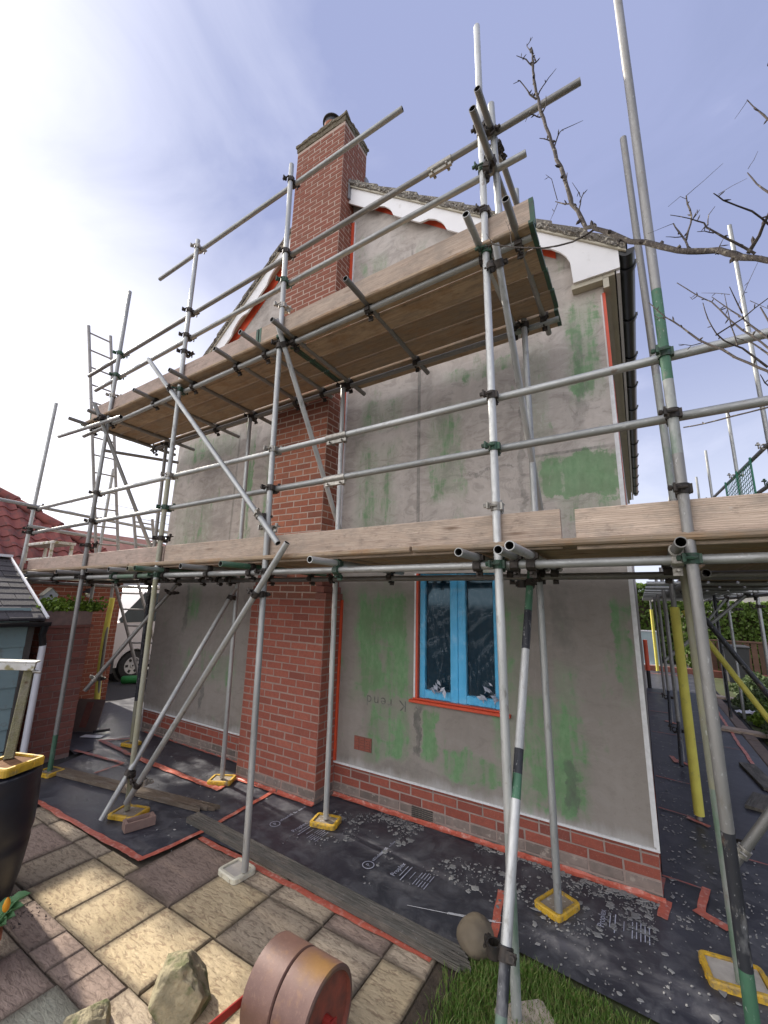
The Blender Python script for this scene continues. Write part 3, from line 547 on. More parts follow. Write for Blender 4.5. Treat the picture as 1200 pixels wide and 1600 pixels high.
b = MB(); b.lathe([(.0, 9.04), (.118, 9.05), (.122, 9.12), (.15, 9.13), (.15, 9.145), (.08, 9.21), (0, 9.22)], 24, (-3.39, -.02, 0)); b.build('cowl', 'cowl', chim, 40)
b = MB(); b.prism([(-2.86, 7.3), (-2.80, 7.3), (-2.84, 7.75), (-2.90, 7.75)], -.14, -.11, 1) if False else None
b.box(UX1 + .004, UX1 + .03, -.16, .1, 7.30, 7.62); b.build('flashing', 'lead', house)

# roof: stepped courses of tiles; every verge tile is a piece of its own
roof = None
b = MB()
for sgn, xa, za in ((1, .14, zr(.14)), (-1, -6.44, zr(-6.44))):
    b.add([(xa, -.06, za - .02), (APEX[0], -.06, APEX[1]), (APEX[0], 9.1, APEX[1]), (xa, 9.1, za - .02)], [(0, 1, 2, 3)])
roof = b.build('roof', 'tile', house)
def tile_mesh(L_, w_, y0, y1):
    b = MB(); b.add([V(0, y0, 0), V(L_, y0, 0), V(L_, y0, .028), V(0, y0, .028), V(0, y1, 0), V(L_, y1, 0), V(L_, y1, .028), V(0, y1, .028)], [(0, 1, 2, 3), (7, 6, 5, 4), (0, 4, 5, 1), (3, 2, 6, 7), (0, 3, 7, 4), (1, 5, 6, 2)])
    b.add([V(.0, y0 - .002, -.052 + .004 * math.sin(9 * i)) if k == 0 else V(0, 0, 0) for i in range(1) for k in range(1)], []) ; return b
def course(x, sgn, n, pitch, L_=.33):
    pass
def verge(x0, x1, n, name):
    dx = (x1 - x0) / n
    for k in range(n):
        xa, xb = x0 + dx * k, x0 + dx * (k + 1.12)
        za, zb = zr(xa), zr(xb)
        b = MB(); lift = .060; th = .042
        yA = -.155 + random.uniform(-.006, .006)
        dn = .0
        for (ya, yb) in ((yA, 9.1),):
            b.add([V(xa, ya, za + lift + .012), V(xb, ya, zb + lift - .022), V(xb, ya, zb + lift - .022 + th), V(xa, ya, za + lift + .012 + th), V(xa, yb, za + lift + .012), V(xb, yb, zb + lift - .022), V(xb, yb, zb + lift - .022 + th), V(xa, yb, za + lift + .012 + th)], [(0, 1, 2, 3), (7, 6, 5, 4), (0, 4, 5, 1), (3, 2, 6, 7), (0, 3, 7, 4), (1, 5, 6, 2)])
        b.build('roof_tile', 'tile', roof)
verge(.215, APEX[0], 12, 'r'); verge(-6.515, APEX[0], 12, 'l')
def bed(x0, x1, n):                                                          # rough mossy mortar bedding under the verge tiles
    b = MB(); s0 = random.random() * 9
    def fn(u, v):
        x = x0 + (x1 - x0) * u; k = [(-.150, -.004), (-.160, .015), (-.163, .035), (-.160, .055), (-.150, .075), (-.06, .08)][min(5, int(round(v * 5)))]
        d = noise.noise(V(x * 16, k[1] * 70, s0)) * .022 + noise.noise(V(x * 55, k[1] * 120, s0)) * .016
        return V(x, k[0] + d, zr(x) + k[1] + .5 * d)
    b.grid(n, 5, fn); b.build('verge_bedding', 'tile', roof)
bed(.2, APEX[0], 260); bed(-6.5, APEX[0], 260)
b = MB()
for xa, xb in ((.2, APEX[0]), (-6.5, APEX[0])):
    n = 24; xs = [xa + (xb - xa) * i / n for i in range(n + 1)]
    b.add([V(x, y, zr(x) - dz) for y in (-.145, -.02) for x in xs for dz in (0, .022)], [(2 * i, 2 * i + 2, 2 * i + 3, 2 * i + 1) for i in range(n)] + [(2 * i + 1, 2 * i + 3, 2 * (n + 1) + 2 * i + 3, 2 * (n + 1) + 2 * i + 1) for i in range(n)])
b.build('undercloak', 'cream', roof)
# scalloped bargeboards
def barge(sgn, name):
    n = 240; xs = []; b = MB()
    xe = .143 if sgn > 0 else -6.44
    def depth(x):
        xx = x if sgn > 0 else -6.6 - x                                       # mirrored about the ridge
        if xx > -.243: return None
        t = ((-2.185 - xx) / -.713) % 1.0                                     # 0 at a cusp, running down the slope
        k = [(0, .262), (.34, .262), (.52, .262), (.60, .225), (.68, .178), (.80, .160), (.90, .175), (.96, .205), (1.0, .262)]
        if xx > -.62: t = .52 + (xx + .62) / .377 * .48
        for (a, p), (c, q_) in zip(k, k[1:]):
            if a <= t <= c: return p + (q_ - p) * (t - a) / (c - a)
        return .26
    top, bot = [], []
    for i in range(n + 1):
        x = xe + (APEX[0] - xe) * i / n
        zt = zr(x) - .024; d = depth(x)
        zb = 4.832 if d is None else zt - d
        if d is not None: zb = max(zb, 4.832)
        top.append((x, zt)); bot.append((x, zb))
    vs = []
    for y in (-.122, -.098): vs += [V(x, y, z) for x, z in top] + [V(x, y, z) for x, z in bot]
    m = n + 1; fs = []
    for i in range(n):
        fs += [(i, i + 1, m + i + 1, m + i), (2 * m + i, 3 * m + i, 3 * m + i + 1, 2 * m + i + 1), (m + i, m + i + 1, 3 * m + i + 1, 3 * m + i)]
    fs += [(0, m, 3 * m, 2 * m)]
    b.add(vs, fs); o = b.build('bargeboard', 'white_upvc', house)
    b = MB()                                                                   # orange-red masking on the wall behind the scallops
    N_ = 40
    xs = [xe + (APEX[0] - xe) * (i / N_) for i in range(N_ + 1)]
    xs = [x for x in xs if HX0 + .3 < x < HX1 - .35]
    b.add([V(x, -.016, zr(x) - .11) for x in xs] + [V(x, -.016, zr(x) - (.205 if sgn > 0 else .33)) for x in xs] , [(i, i + 1, len(xs) + i + 1, len(xs) + i) for i in range(len(xs) - 1)])
    b.build('masking_tape', 'red_mask', house)
    b = MB(); b.add([V(x, -.09, zr(x) - .115) for x in xs] + [V(x, -.012, zr(x) - .115) for x in xs], [(i, i + 1, len(xs) + i + 1, len(xs) + i) for i in range(len(xs) - 1)]); b.build('soffit', 'cream', house)
barge(1, 'r'); barge(-1, 'l')
# eaves on the right: box end, soffit, fascia, gutter with brackets
b = MB(); b.box(.004, .10, -.096, 9, 4.80, 4.836); b.build('soffit', 'cream', house)
b = MB(); b.box(.004, .05, -.094, 9, 4.70, 4.797); b.build('soffit', 'cream', house)
b = MB(); b.box(.112, .14, -.095, 9, 4.80, 5.0); b.build('fascia', 'white_upvc', house)
b = MB(); b.box(-.25, .003, -.0965, -.012, 4.785, 4.83); b.build('soffit', 'cream', house)
b = MB(); pr = [(.205 + .062 * math.cos(a), 4.985 + .062 * math.sin(a)) for a in [PI + PI * i / 10 for i in range(11)]] + [(.205 + .055 * math.cos(a), 4.985 + .055 * math.sin(a)) for a in [2 * PI - PI * i / 10 for i in range(11)]]
b.prism([(z, x) for x, z in pr], -.12, 9.1, 1); b.prism([(z, x) for x, z in pr[:11]], -.125, -.118, 1)
gut = b.build('gutter', 'black_upvc', house, 40)
b = MB()
for k in range(12): y = .05 + k * .8; b.prism([(z, x) for x, z in [(.205 + .074 * math.cos(a), 4.985 + .074 * math.sin(a)) for a in [PI + PI * i / 10 for i in range(11)]]], y, y + .045, 1); b.box(.13, .285, y, y + .045, 4.985, 5.0)
b.build('gutter_bracket', 'black_upvc', gut, 40)
# corner bead, foot bead, masked upper corner
b = MB(); b.box(-.014, .006, -.022, -.008, .322, 3.9); b.box(-.026, -.014, -.0135, -.0095, .33, 4.7); b.build('corner_bead', 'bead', house)
b = MB(); b.box(HX0, CX0, -.022, -.002, .306, .322); b.box(CX1, .006, -.022, -.002, .306, .322); b.build('foot_bead', 'bead', house)
b = MB(); b.box(-.012, .012, -.03, .03, 3.92, 4.70); b.build('corner_masking', 'red_mask', house)
b = MB(); b.box(.008, .012, .1, .16, 3.0, 3.9); b.box(.008, .012, .3, .36, 2.6, 3.2); b.build('side_masking', 'red_mask', house)
b = MB(); b.box(CX1 + .002, CX1 + .028, -.03, -.005, .33, 1.93); b.build('masking_tape', 'red_mask', house)
b = MB(); b.box(UX1 + .002, UX1 + .045, -.035, -.006, 2.2, 7.0); b.build('masking_tape', 'red_mask', house)
b = MB(); b.box(UX1 + .046, UX1 + .062, -.026, -.006, 2.2, 7.0); b.build('stop_bead', 'bead', house)
# air brick let into the coat
vent = None
b = MB(); b.box(-2.545, -2.34, -.018, -.006, .475, .60); vent = b.build('air_brick', 'brick_dark', house)
b = MB()
for r_ in range(5):
    for c_ in range(3): b.box(-2.535 + c_ * .065, -2.485 + c_ * .065, -.026, -.017, .484 + r_ * .023, .499 + r_ * .023)
b.build('grille', 'brick', vent)
# lettering of the mesh showing through, upside down
def text_mesh(name, body, size, mat, sp=1.0):
    fc = bpy.data.curves.new(name, 'FONT'); fc.body = body; fc.size = size; fc.space_character = sp; fc.resolution_u = 4
    o = bpy.data.objects.new(name, fc); C.objects.link(o); bpy.context.view_layer.update(); me = bpy.data.meshes.new_from_object(o.evaluated_get(bpy.context.evaluated_depsgraph_get()))
    bpy.data.objects.remove(o); bpy.data.curves.remove(fc); me.name = name; me.materials.clear(); me.materials.append(mat); return me
FADED = mk('faded_lettering', (.085, .085, .075), (.18, .19, .16), 30, rough=.9)
put('mesh_lettering', text_mesh('mesh_lettering', 'K rend', .135, FADED, 1.25), house, Matrix(((-1, 0, 0, -1.955), (0, 0, -1, yw - .0016), (0, -1, 0, .995), (0, 0, 0, 1))))
# the window: blue film-masked frame, two panes, crumpled clear film, orange masked sill and jamb
win = None
fr = MB(); yf0, yf1 = .02, .07
def bar(x0, x1, z0, z1, y0=yf0, y1=yf1, m=fr): m.cbox(x0, x1, y0, y1, z0, z1, .006, 2 if (z1 - z0) > (x1 - x0) else 0)
bar(WX0 + .012, WX0 + .072, WZ0 + .01, WZ1); bar(WX1 - .072, WX1 - .004, WZ0 + .01, WZ1); bar(-1.520, -1.443, WZ0 + .01, WZ1, .012); bar(-1.442, -1.365, WZ0 + .01, WZ1, .016)
bar(WX0 + .073, -1.521, WZ0 + .01, WZ0 + .085); bar(-1.364, WX1 - .073, WZ0 + .01, WZ0 + .085); bar(WX0 + .073, -1.521, WZ1 - .07, WZ1 - .002); bar(-1.364, WX1 - .073, WZ1 - .07, WZ1 - .002)
win = fr.build('window', 'frame_blue', house)
for x0, x1 in ((WX0 + .07, -1.52), (-1.365, WX1 - .07)):
    b = MB(); b.box(x0, x1, .058, .066, WZ0 + .08, WZ1 - .065); b.build('pane', 'glass', win)
b = MB()
def crumple(x, z): return .010 * noise.noise(V(x * 9, z * 5, 1)) + .012 * abs(noise.noise(V(x * 14 + z * 9, z * 4, 5))) + .012 * abs(noise.noise(V(x * 5 - z * 9, 3 * x, 9)))
b.grid(70, 90, lambda u, v: V(WX0 + .02 + u * (WX1 - WX0 - .03), -.004 - crumple(u, v) + .012, WZ0 + .012 + v * (WZ1 - WZ0 - .02))); b.build('masking_film', 'film', win, 60)
for x0, x1, h in ((-1.70, -1.56, .10), (-1.23, -1.07, .15)):
    b = MB(); rf_ = random.Random(int(h * 1000))
    for k in range(16):
        cx_ = x0 + (x1 - x0) * rf_.random(); zm = WZ0 + .085 + h * rf_.random() * max(.15, 1 - abs(cx_ - (x0 + x1) / 2) / ((x1 - x0) / 2)); l_ = rf_.uniform(.015, .05); a_ = rf_.random() * PI
        p = V(cx_, -.014 - .010 * rf_.random(), zm); q1 = V(math.cos(a_) * l_, rf_.uniform(-.008, .008), math.sin(a_) * l_); q2 = V(-math.sin(a_) * l_ * .35, rf_.uniform(-.008, .008), math.cos(a_) * l_ * .35)
        b.add([p - q1, p + q2, p + q1 * .8 - q2 * .2, p - q2], [(0, 1, 2), (0, 2, 3)])
    b.build('film_fold', 'fold', win)['kind'] = 'stuff'
b = MB(); b.cbox(-1.915, -.97, -.055, .03, 1.004, 1.030, .005); b.cbox(-1.885, -1.0, -.03, .05, 1.031, 1.046, .004); b.build('sill', 'red_mask', win)
b = MB(); b.box(WX0 - .012, WX0 + .010, -.018, .06, 1.046, WZ1); b.build('masked_jamb', 'red_mask', win)
b = MB(); b.box(WX0 - .03, WX0 - .013, -.020, -.008, 1.03, WZ1); b.build('bead', 'bead', win)

# ------------------------------------------------------------------ the scaffold: tubes and couplers clamped into one rigid thing
SC = thing('scaffold', 'galvanised tube scaffold clamped together around the gable end of the house', 'scaffold', (-2.5, -1.37, 0))
TUBES = []
def stube(kind, p0, p1, mat='galv', bands=None, r=.02415, label=None, solid=False, parent=SC):
    """a hollow tube; bands = [(fraction, material)] gives the paint from each fraction on"""
    p0, p1 = Vector(p0), Vector(p1); d = p1 - p0; Ln = d.length; n = 18; ri = r - .004
    bands = bands or [(0, mat)]; mats = [m for _, m in bands] + ['tube_in']
    zs = [f * Ln for f, _ in bands] + [Ln]; b = MB(); rings = []
    for z in zs: rings.append(len(b.v)); b.v += [(r * math.cos(2 * PI * k / n), r * math.sin(2 * PI * k / n), z) for k in range(n)]
    for i in range(len(zs) - 1):
        for k in range(n): b.f.append((rings[i] + k, rings[i] + (k + 1) % n, rings[i + 1] + (k + 1) % n, rings[i + 1] + k)); b.mi.append(i)
    for z, ro, flip, mi in ((0, rings[0], True, 0), (Ln, rings[-1], False, len(bands) - 1)):
        ii = len(b.v); b.v += [(ri * math.cos(2 * PI * k / n), ri * math.sin(2 * PI * k / n), z) for k in range(n)]
        di = len(b.v); zz = min(Ln * .4, .25); zz = zz if z == 0 else Ln - zz
        b.v += [(ri * math.cos(2 * PI * k / n), ri * math.sin(2 * PI * k / n), zz) for k in range(n)]
        for k in range(n):
            a = (ro + k, ro + (k + 1) % n, ii + (k + 1) % n, ii + k); c = (ii + k, ii + (k + 1) % n, di + (k + 1) % n, di + k)
            b.f += [a[::-1] if flip else a, c[::-1] if flip else c]; b.mi += [mi, len(mats) - 1]
        b.f.append(tuple(range(di, di + n)) if z == 0 else tuple(range(di + n - 1, di - 1, -1))); b.mi.append(len(mats) - 1)
    me = b.mesh(kind, mats, 35)
    o = put(kind, me, parent, Matrix.Translation(p0) @ d.to_track_quat('Z', 'Y').to_matrix().to_4x4())
    if label: o['label'] = label
    return o
def coupler_mesh(mat, swivel=False):
    b = MB(); n = 14
    def ring(T):
        ro, ri, h = .0325, .0243, .025
        o = len(b.v)
        for rr, z in ((ri, -h), (ro, -h), (ro, h), (ri, h)):
            b.v += [tuple(T @ V(rr * math.cos(2 * PI * k / n), rr * math.sin(2 * PI * k / n), z)) for k in range(n)]
        for i in range(3):
            for k in range(n): b.f.append((o + i * n + k, o + i * n + (k + 1) % n, o + (i + 1) * n + (k + 1) % n, o + (i + 1) * n + k)); b.mi.append(0)
        b.box(-.012 - .028, .004 - .028, -.052, -.028, -.017, .017, 0, T); b.box(-.040, -.030, -.070, -.030, -.02, .02, 0, T)      # closing flap
        b.tube([T @ V(-.062, -.046, 0), T @ V(.02, -.046, 0)], .0075, 6); b.tube([T @ V(-.060, -.046, 0), T @ V(-.044, -.046, 0)], .0135, 6)
        b.box(.026, .040, -.016, .016, -.022, .022, 0, T)
    ring(Matrix.Identity(4))
    ring(Matrix.Translation((0, .0515, 0)) @ Matrix.Rotation(PI, 4, 'Z') @ Matrix.Rotation(PI / 2, 4, 'Y'))
    b.box(-.020, .020, .018, .034, -.020, .020)
    return b.mesh('coupler', mat, 40)
CPM = {k: coupler_mesh(k) for k in ('steel_k', 'steel_g', 'steel_s')}
def coupler(p, a, o, mat=None, flip=False, parent=SC):
    """clamp at p round an axis a, reaching towards o for the second tube"""
    a = Vector(a).normalized(); o = Vector(o); o = (o - a * o.dot(a)).normalized(); x = o.cross(a)
    if flip: x, a = -x, -a
    R3 = Matrix((x, o, a)).transposed().to_4x4()
    mat = mat or random.choice(['steel_k'] * 5 + ['steel_g'] * 2 + ['steel_s'])
    return put('coupler', CPM[mat], parent, Matrix.Translation(p) @ R3)
def half_mesh(mat):
    b = MB(); n = 14; ro, ri, h = .0325, .0243, .025
    for rr, z in ((ri, -h), (ro, -h), (ro, h), (ri, h)): b.v += [(rr * math.cos(2 * PI * k / n), rr * math.sin(2 * PI * k / n), z) for k in range(n)]
    for i in range(3):
        for k in range(n): b.f.append((i * n + k, i * n + (k + 1) % n, (i + 1) * n + (k + 1) % n, (i + 1) * n + k)); b.mi.append(0)
    b.box(-.040, -.024, -.052, -.010, -.018, .018); b.tube([V(-.062, -.040, 0), V(.010, -.040, 0)], .0075, 6); b.tube([V(-.062, -.040, 0), V(-.046, -.040, 0)], .0135, 6); b.box(-.017, .017, .020, .030, -.018, .018)
    return b.mesh('coupler', mat, 40)
HPM = {k: half_mesh(k) for k in ('steel_k', 'steel_g', 'steel_s')}
def half(p, a, o, mat=None):
    a = Vector(a).normalized(); o = Vector(o); o = (o - a * o.dot(a)).normalized(); R3 = Matrix((o.cross(a), o, a)).transposed().to_4x4()
    return put('coupler', HPM[mat or random.choice(['steel_k'] * 4 + ['steel_s'])], SC, Matrix.Translation(p) @ R3)
def sleeve(p, d):
    d = Vector(d).normalized(); b = MB(); b.lathe([(.0245, -.10), (.031, -.10), (.031, .10), (.0245, .10)], 14); b.box(-.012, .012, -.055, -.028, -.095, .095)
    for z in (-.06, .06): b.tube([V(-.035, -.044, z), V(.035, -.044, z)], .008, 6); b.tube([V(.022, -.044, z), V(.036, -.044, z)], .014, 6)
    put('sleeve_coupler', b.mesh('sleeve_coupler', 'steel_s', 40), SC, Matrix.Translation(p) @ d.to_track_quat('Z', 'Y').to_matrix().to_4x4())

YO = -1.37; YR = -1.32; YI = -.50
def lerp(a, b, t): return Vector(a) + (Vector(b) - Vector(a)) * t
def at_x(seg, x): return lerp(seg[0], seg[1], (x - seg[0][0]) / (seg[1][0] - seg[0][0]))
def at_z(seg, z): return lerp(seg[0], seg[1], (z - seg[0][2]) / (seg[1][2] - seg[0][2]))
# standards
ST = {}
def std(key, p0, p1, **k): ST[key] = (p0, p1); return stube('standard', p0, p1, **k)
std('s1', (-2.505, YO, .05), (-2.690, YO, 6.38), mat='galv_w')
std('s2', (-.632, YO, .02), (-.686, YO, 6.48), mat='galv_w', bands=[(0, 'galv_g'), (.12, 'galv_w')])
std('s2top', (-.575, -1.30, 4.36), (-.612, -1.30, 5.70), mat='galv')
std('s3', (.262, YO, 0), (.256, YO, 6.7), bands=[(0, 'paint_g'), (.085, 'paint_k'), (.155, 'galv_d'), (.40, 'galv_g'), (.46, 'paint_g'), (.54, 'galv_d')], label='thick near standard painted green and black at its foot')
std('s3i', (.312, -.568, .05), (.248, -.568, 5.65), bands=[(0, 'galv_g'), (.16, 'galv_m'), (.40, 'galv_d'), (.46, 'galv_g'), (.62, 'galv_d')])
std('s4', (-4.045, YO, .05), (-4.225, YO, 6.21), bands=[(0, 'galv_m'), (.33, 'galv'), (.36, 'galv_m'), (.50, 'galv')], label='standard coated with yellowish moss')
std('s5', (-5.595, YO, .03), (-5.745, YO, 6.11), bands=[(0, 'paint_g'), (.06, 'galv_d'), (.55, 'galv')])
std('s6', (-7.53, YO, .0), (-7.495, YO, 4.82), mat='galv')
std('i1', (-2.49, -.49, .05), (-2.545, -.49, 4.22), mat='galv_w')
std('i2', (-.572, -.55, .05), (-.618, -.50, 5.72), mat='galv')
std('i3', (-3.93, -.452, .05), (-4.02, -.49, 4.20), mat='galv')
std('i4', (-5.80, -.40, .05), (-5.86, -.48, 4.22), bands=[(0, 'galv_m'), (.12, 'paint_k'), (.5, 'galv_d')])
std('i5', (-7.4, -.45, .0), (-7.4, -.45, 4.0), mat='galv')
for y, top in ((1.5, 2.5), (3.29, 2.5), (5.47, 2.5), (7.9, 2.5), (12.2, 2.5)): std('r%g' % y, (.335, y, .02), (.335, y, top), mat='galv_d')
for y, top in ((2.46, 6.95), (4.25, 5.04), (6.7, 5.2), (8.5, 5.12), (11.5, 4.6)): std('o%g' % y, (1.5, y, .0), (1.5, y, top), mat='galv')
std('o0', (1.45, -.568, 0), (1.45, -.568, 5.5), mat='galv'); std('o1', (1.42, YO, 0), (1.42, YO, 5.6), mat='galv')
# rails and ledgers along the gable
RL = {}
def rail(key, kind, p0, p1, **k): RL[key] = (p0, p1); return stube(kind, p0, p1, **k)
rail('lo1', 'guard_rail', (-7.7, YR, 3.135), (2.3, YR, 3.265), mat='galv'); rail('lo2', 'guard_rail', (-7.7, YR, 2.772), (2.3, YR, 2.925), mat='galv')
rail('led', 'ledger', (-7.45, YR, 2.10), (2.3, YR, 2.178), bands=[(0, 'galv_w'), (.26, 'galv_g'), (.34, 'galv_w')]); rail('ledi', 'ledger', (-7.4, YI - .045, 2.10), (2.3, YI - .045, 2.15), mat='galv_d')
rail('up0', 'guard_rail', (-5.09, YR, 6.065), (-1.39, YR, 6.222), mat='galv'); rail('up1', 'guard_rail', (-6.66, YR, 5.075), (0.0, YR, 5.408), mat='galv_d'); rail('up2', 'guard_rail', (-6.36, YR, 4.765), (-.375, YR, 5.045), mat='galv')
rail('ledu', 'ledger', (-6.45, YR, 4.085), (-.372, YR, 4.335), mat='galv'); rail('ledui', 'ledger', (-6.3, YI + .045, 4.145), (-.335, YI + .045, 4.275), bands=[(0, 'galv_d'), (.93, 'galv_g')])
for key, x in (('up1', -1.03), ('lo1', -1.93), ('lo2', -1.925)): sleeve(at_x(RL[key], x), Vector(RL[key][1]) - Vector(RL[key][0]))
for s, (xa, xb) in {'s1': (0, 0), 's2': (0, 0), 's3': (0, 0), 's4': (0, 0), 's5': (0, 0), 's6': (0, 0)}.items():
    for rkey in ('lo1', 'lo2', 'led', 'ledu', 'up0', 'up1', 'up2'):
        a, c = RL[rkey]; x0, x1 = a[0], c[0]; zt = ST[s][1][2]
        P = at_z(ST[s], at_x(RL[rkey], ST[s][0][0])[2])
        if x0 - .1 < P.x < x1 + .1 and P.z < zt + .05:
            mat = {('s2', 'lo2'): 'steel_g', ('s2', 'led'): 'steel_g', ('s3', 'lo1'): 'steel_g', ('s3', 'led'): 'steel_g', ('s1', 'up2'): 'steel_g', ('s2', 'lo1'): 'steel_k', ('s4', 'led'): 'steel_g'}.get((s, rkey))
            coupler(P, (0, 0, 1), (0, 1, 0), mat)
for s in ('s1', 's2', 's3', 's4', 's5'):                                      # check couplers under the top boards and rails
    z = 2.50; coupler(at_z(ST[s], z), (0, 0, 1), (0, 1, 0), 'steel_s' if s == 's2' else None)
    if s != 's3': coupler(at_z(ST[s], 4.66 if s != 's5' else 4.5), (0, 0, 1), (0, 1, 0))
for s in ('i1', 'i2', 'i3', 'i4'):
    for rkey in ('ledi', 'ledui'): coupler(at_z(ST[s], at_x(RL[rkey], ST[s][0][0])[2]), (0, 0, 1), (0, 1 if rkey == 'ledui' else -1, 0), 'steel_k')
# end returns at the right-hand end of the top lift
stube('guard_rail', (-.608, -1.78, 5.03), (-.575, -.42, 5.03), mat='galv_d'); stube('guard_rail', (-.612, -1.65, 5.38), (-.58, -.42, 5.38), mat='galv_d')
coupler((-.608, -1.40, 5.03), (0, 1, 0), (-.4, 0, -1), 'steel_k'); coupler((-.612, -1.36, 5.38), (0, 1, 0), (-.5, 0, 1), 'steel_k'); coupler((-.605, -1.22, 5.38), (0, 1, 0), (.5, 0, -1), 'steel_k')
# transoms of the lower lift, poking out towards the garden
for x, y0, m in ((-7.3, -1.55, 'galv'), (-6.52, -1.62, 'galv_d'), (-5.70, -1.62, 'galv_d'), (-5.03, -1.60, 'galv_d'), (-4.53, -1.62, 'galv'), (-4.22, -1.60, 'galv_m'), (-4.05, -1.62, 'paint_g'), (-3.36, -1.60, 'galv'), (-2.79, -1.63, 'paint_g'), (-1.862, -1.63, 'galv_w'), (-.79, -1.64, 'galv'), (-.567, -1.66, 'galv'), (-.475, -1.79, 'galv_w'), (.207, -1.62, 'galv_d'), (1.2, -1.6, 'galv')):
    z = at_x(RL['led'], x)[2] + .0485
    stube('transom', (x, y0, z), (x, -.32, z + .004), mat=m); coupler((x, YR, z), (0, 1, 0), (0, 0, -1)); coupler((x, YI - .045, z), (0, 1, 0), (0, 0, -1), 'steel_k')
# transoms under the top boards
for x, y0, y1, m in ((-.455, -1.65, -.20, 'galv_d'), (-.700, -1.68, -.30, 'galv'), (-1.670, -1.65, -.18, 'galv_d'), (-2.49, -1.61, -.16, 'galv_d'), (-2.86, -1.64, -.30, 'galv_d'), (-3.27, -1.60, -.28, 'galv_d'), (-3.99, -1.61, -.15, 'galv_d'), (-4.73, -1.58, -.08, 'galv_d'), (-5.74, -1.60, -.10, 'galv_d'), (-6.20, -1.62, -.12, 'galv_d')):
    z = at_x(RL['ledu'], x)[2] + .0485; zi = at_x(RL['ledui'], x)[2] + .0485
    z = zi = min(z, 9) * .5 + zi * .5
    stube('transom', (x, y0, z + .012), (x, y1, z - .012), mat=m)
    coupler((x, YR, z + .006), (0, 1, 0), (0, 0, -1), 'steel_k'); coupler((x, YI + .045, z - .004), (0, 1, 0), (0, 0, -1), 'steel_k')
# braces
def brace(p0, p1, mat='galv', ends=((.04, 0), (.96, 0)), bands=None, label=None, o=(0, 1, 0)):
    stube('brace', p0, p1, mat, bands, label=label)
    for f, _ in ends:
        p = lerp(p0, p1, f); half(p, Vector(p1) - Vector(p0), o); half(p + Vector(o) * .0515, (0, 0, 1), -Vector(o))
brace((-4.064, -1.57, .035), (-3.97, -.50, 2.02), 'galv_w', ((.16, 0), (.95, 0)), o=(1, 0, 0))
brace((-3.93, -1.45, .16), (-2.262, -1.45, 2.352), 'galv', ((.08, 0), (.82, 0)))
brace((-4.77, -1.45, 4.70), (-2.36, -1.45, 2.352), 'galv', ((.235, 0), (.895, 0)))
brace((-2.56, -1.50, 4.40), (-2.60, -.30, 2.56), 'galv_w', ((.10, 0),), o=(-1, 0, 0))
brace((-.575, -1.46, 4.26), (-.60, -.257, 2.684), 'galv_w', ((.06, 0),), o=(-1, 0, 0))
brace((-.6, -1.80, .10), (-.6, -.72, 2.22), 'galv_w', ((.16, 0), (.93, 0)), bands=[(0, 'paint_g'), (.085, 'paint_k'), (.172, 'galv_w'), (.402, 'paint_g'), (.45, 'paint_k'), (.50, 'galv_w'), (.735, 'paint_k'), (.845, 'paint_g')], label='raking brace with black and green paint bands', o=(-1, 0, 0))
brace((-5.68, -1.57, 4.30), (-5.72, -.56, 2.56), 'galv', ((.10, 0),), o=(1, 0, 0)); stube('transom', (-6.9, -1.45, 4.12), (-5.2, -1.45, 4.05), mat='galv')
brace((-5.93, -1.0, .75), (-5.3, -.36, 2.1), 'galv_d', ((.1, 0), (.9, 0)))
brace((.34, -.60, .60), (1.30, -.62, 2.1), 'galv_d', ((.05, 0),)); brace((.42, 1.6, 2.12), (1.44, 1.6, .40), 'paint_k', ((.08, 0),)); stube('brace', (.42, 1.66, 1.92), (1.40, 1.66, .18), mat='foam_y', r=.026, label='brace wrapped in yellow foam')
brace((.30, 4.2, 1.16), (1.44, 4.2, 2.22), 'galv', ((.95, 0),)); brace((.9, 6.0, 1.5), (1.46, 6.0, 2.24), 'galv', ((.9, 0),)); stube('standard', (1.22, 6.0, .1), (1.22, 6.0, 2.3), mat='paint_k')
# the lift along the right-hand wall
for x in (.385, 1.45): stube('ledger', (x, -.7, 2.14), (x, 13, 2.16), mat='galv_d')
for k in range(11): y = .6 + k * 1.15; stube('transom', (.12, y, 2.20), (1.68, y, 2.20), mat='galv'); coupler((1.45, y, 2.20), (0, 1, 0), (0, 0, -1), 'steel_k')
stube('guard_rail', (1.47, 1.2, 3.74), (1.47, 9, 4.30), mat='galv_d'); stube('guard_rail', (1.47, 1.2, 3.30), (1.47, 9, 3.80), mat='galv_d')
for y in (2.46, 4.25, 6.7): coupler((1.5, y, 3.74 + (y - 1.2) * .0718), (0, 0, 1), (-1, 0, 0)); coupler((1.5, y, 3.3 + (y - 1.2) * .064), (0, 0, 1), (-1, 0, 0), 'steel_g')
for y, z in ((4.25, 2.1), (5.85, 2.06)): coupler((1.5, y, z - .1), (0, 0, 1), (-1, 0, 0), 'steel_k')
for y, z in ((3.29, .38), (5.47, .42)):
    stube('brace', (.30, y - .35, .05), (.335, y - .02, z + .1), mat='paint_k'); coupler((.335, y, z), (0, 0, 1), (-1, 0, 0), 'steel_k')
stube('standard', (1.02, 9.8, 2.2), (1.02, 9.8, 4.9), mat='galv_d'); stube('brace', (.92, 9.6, 4.55), (1.05, 9.9, 5.2), mat='galv_d')
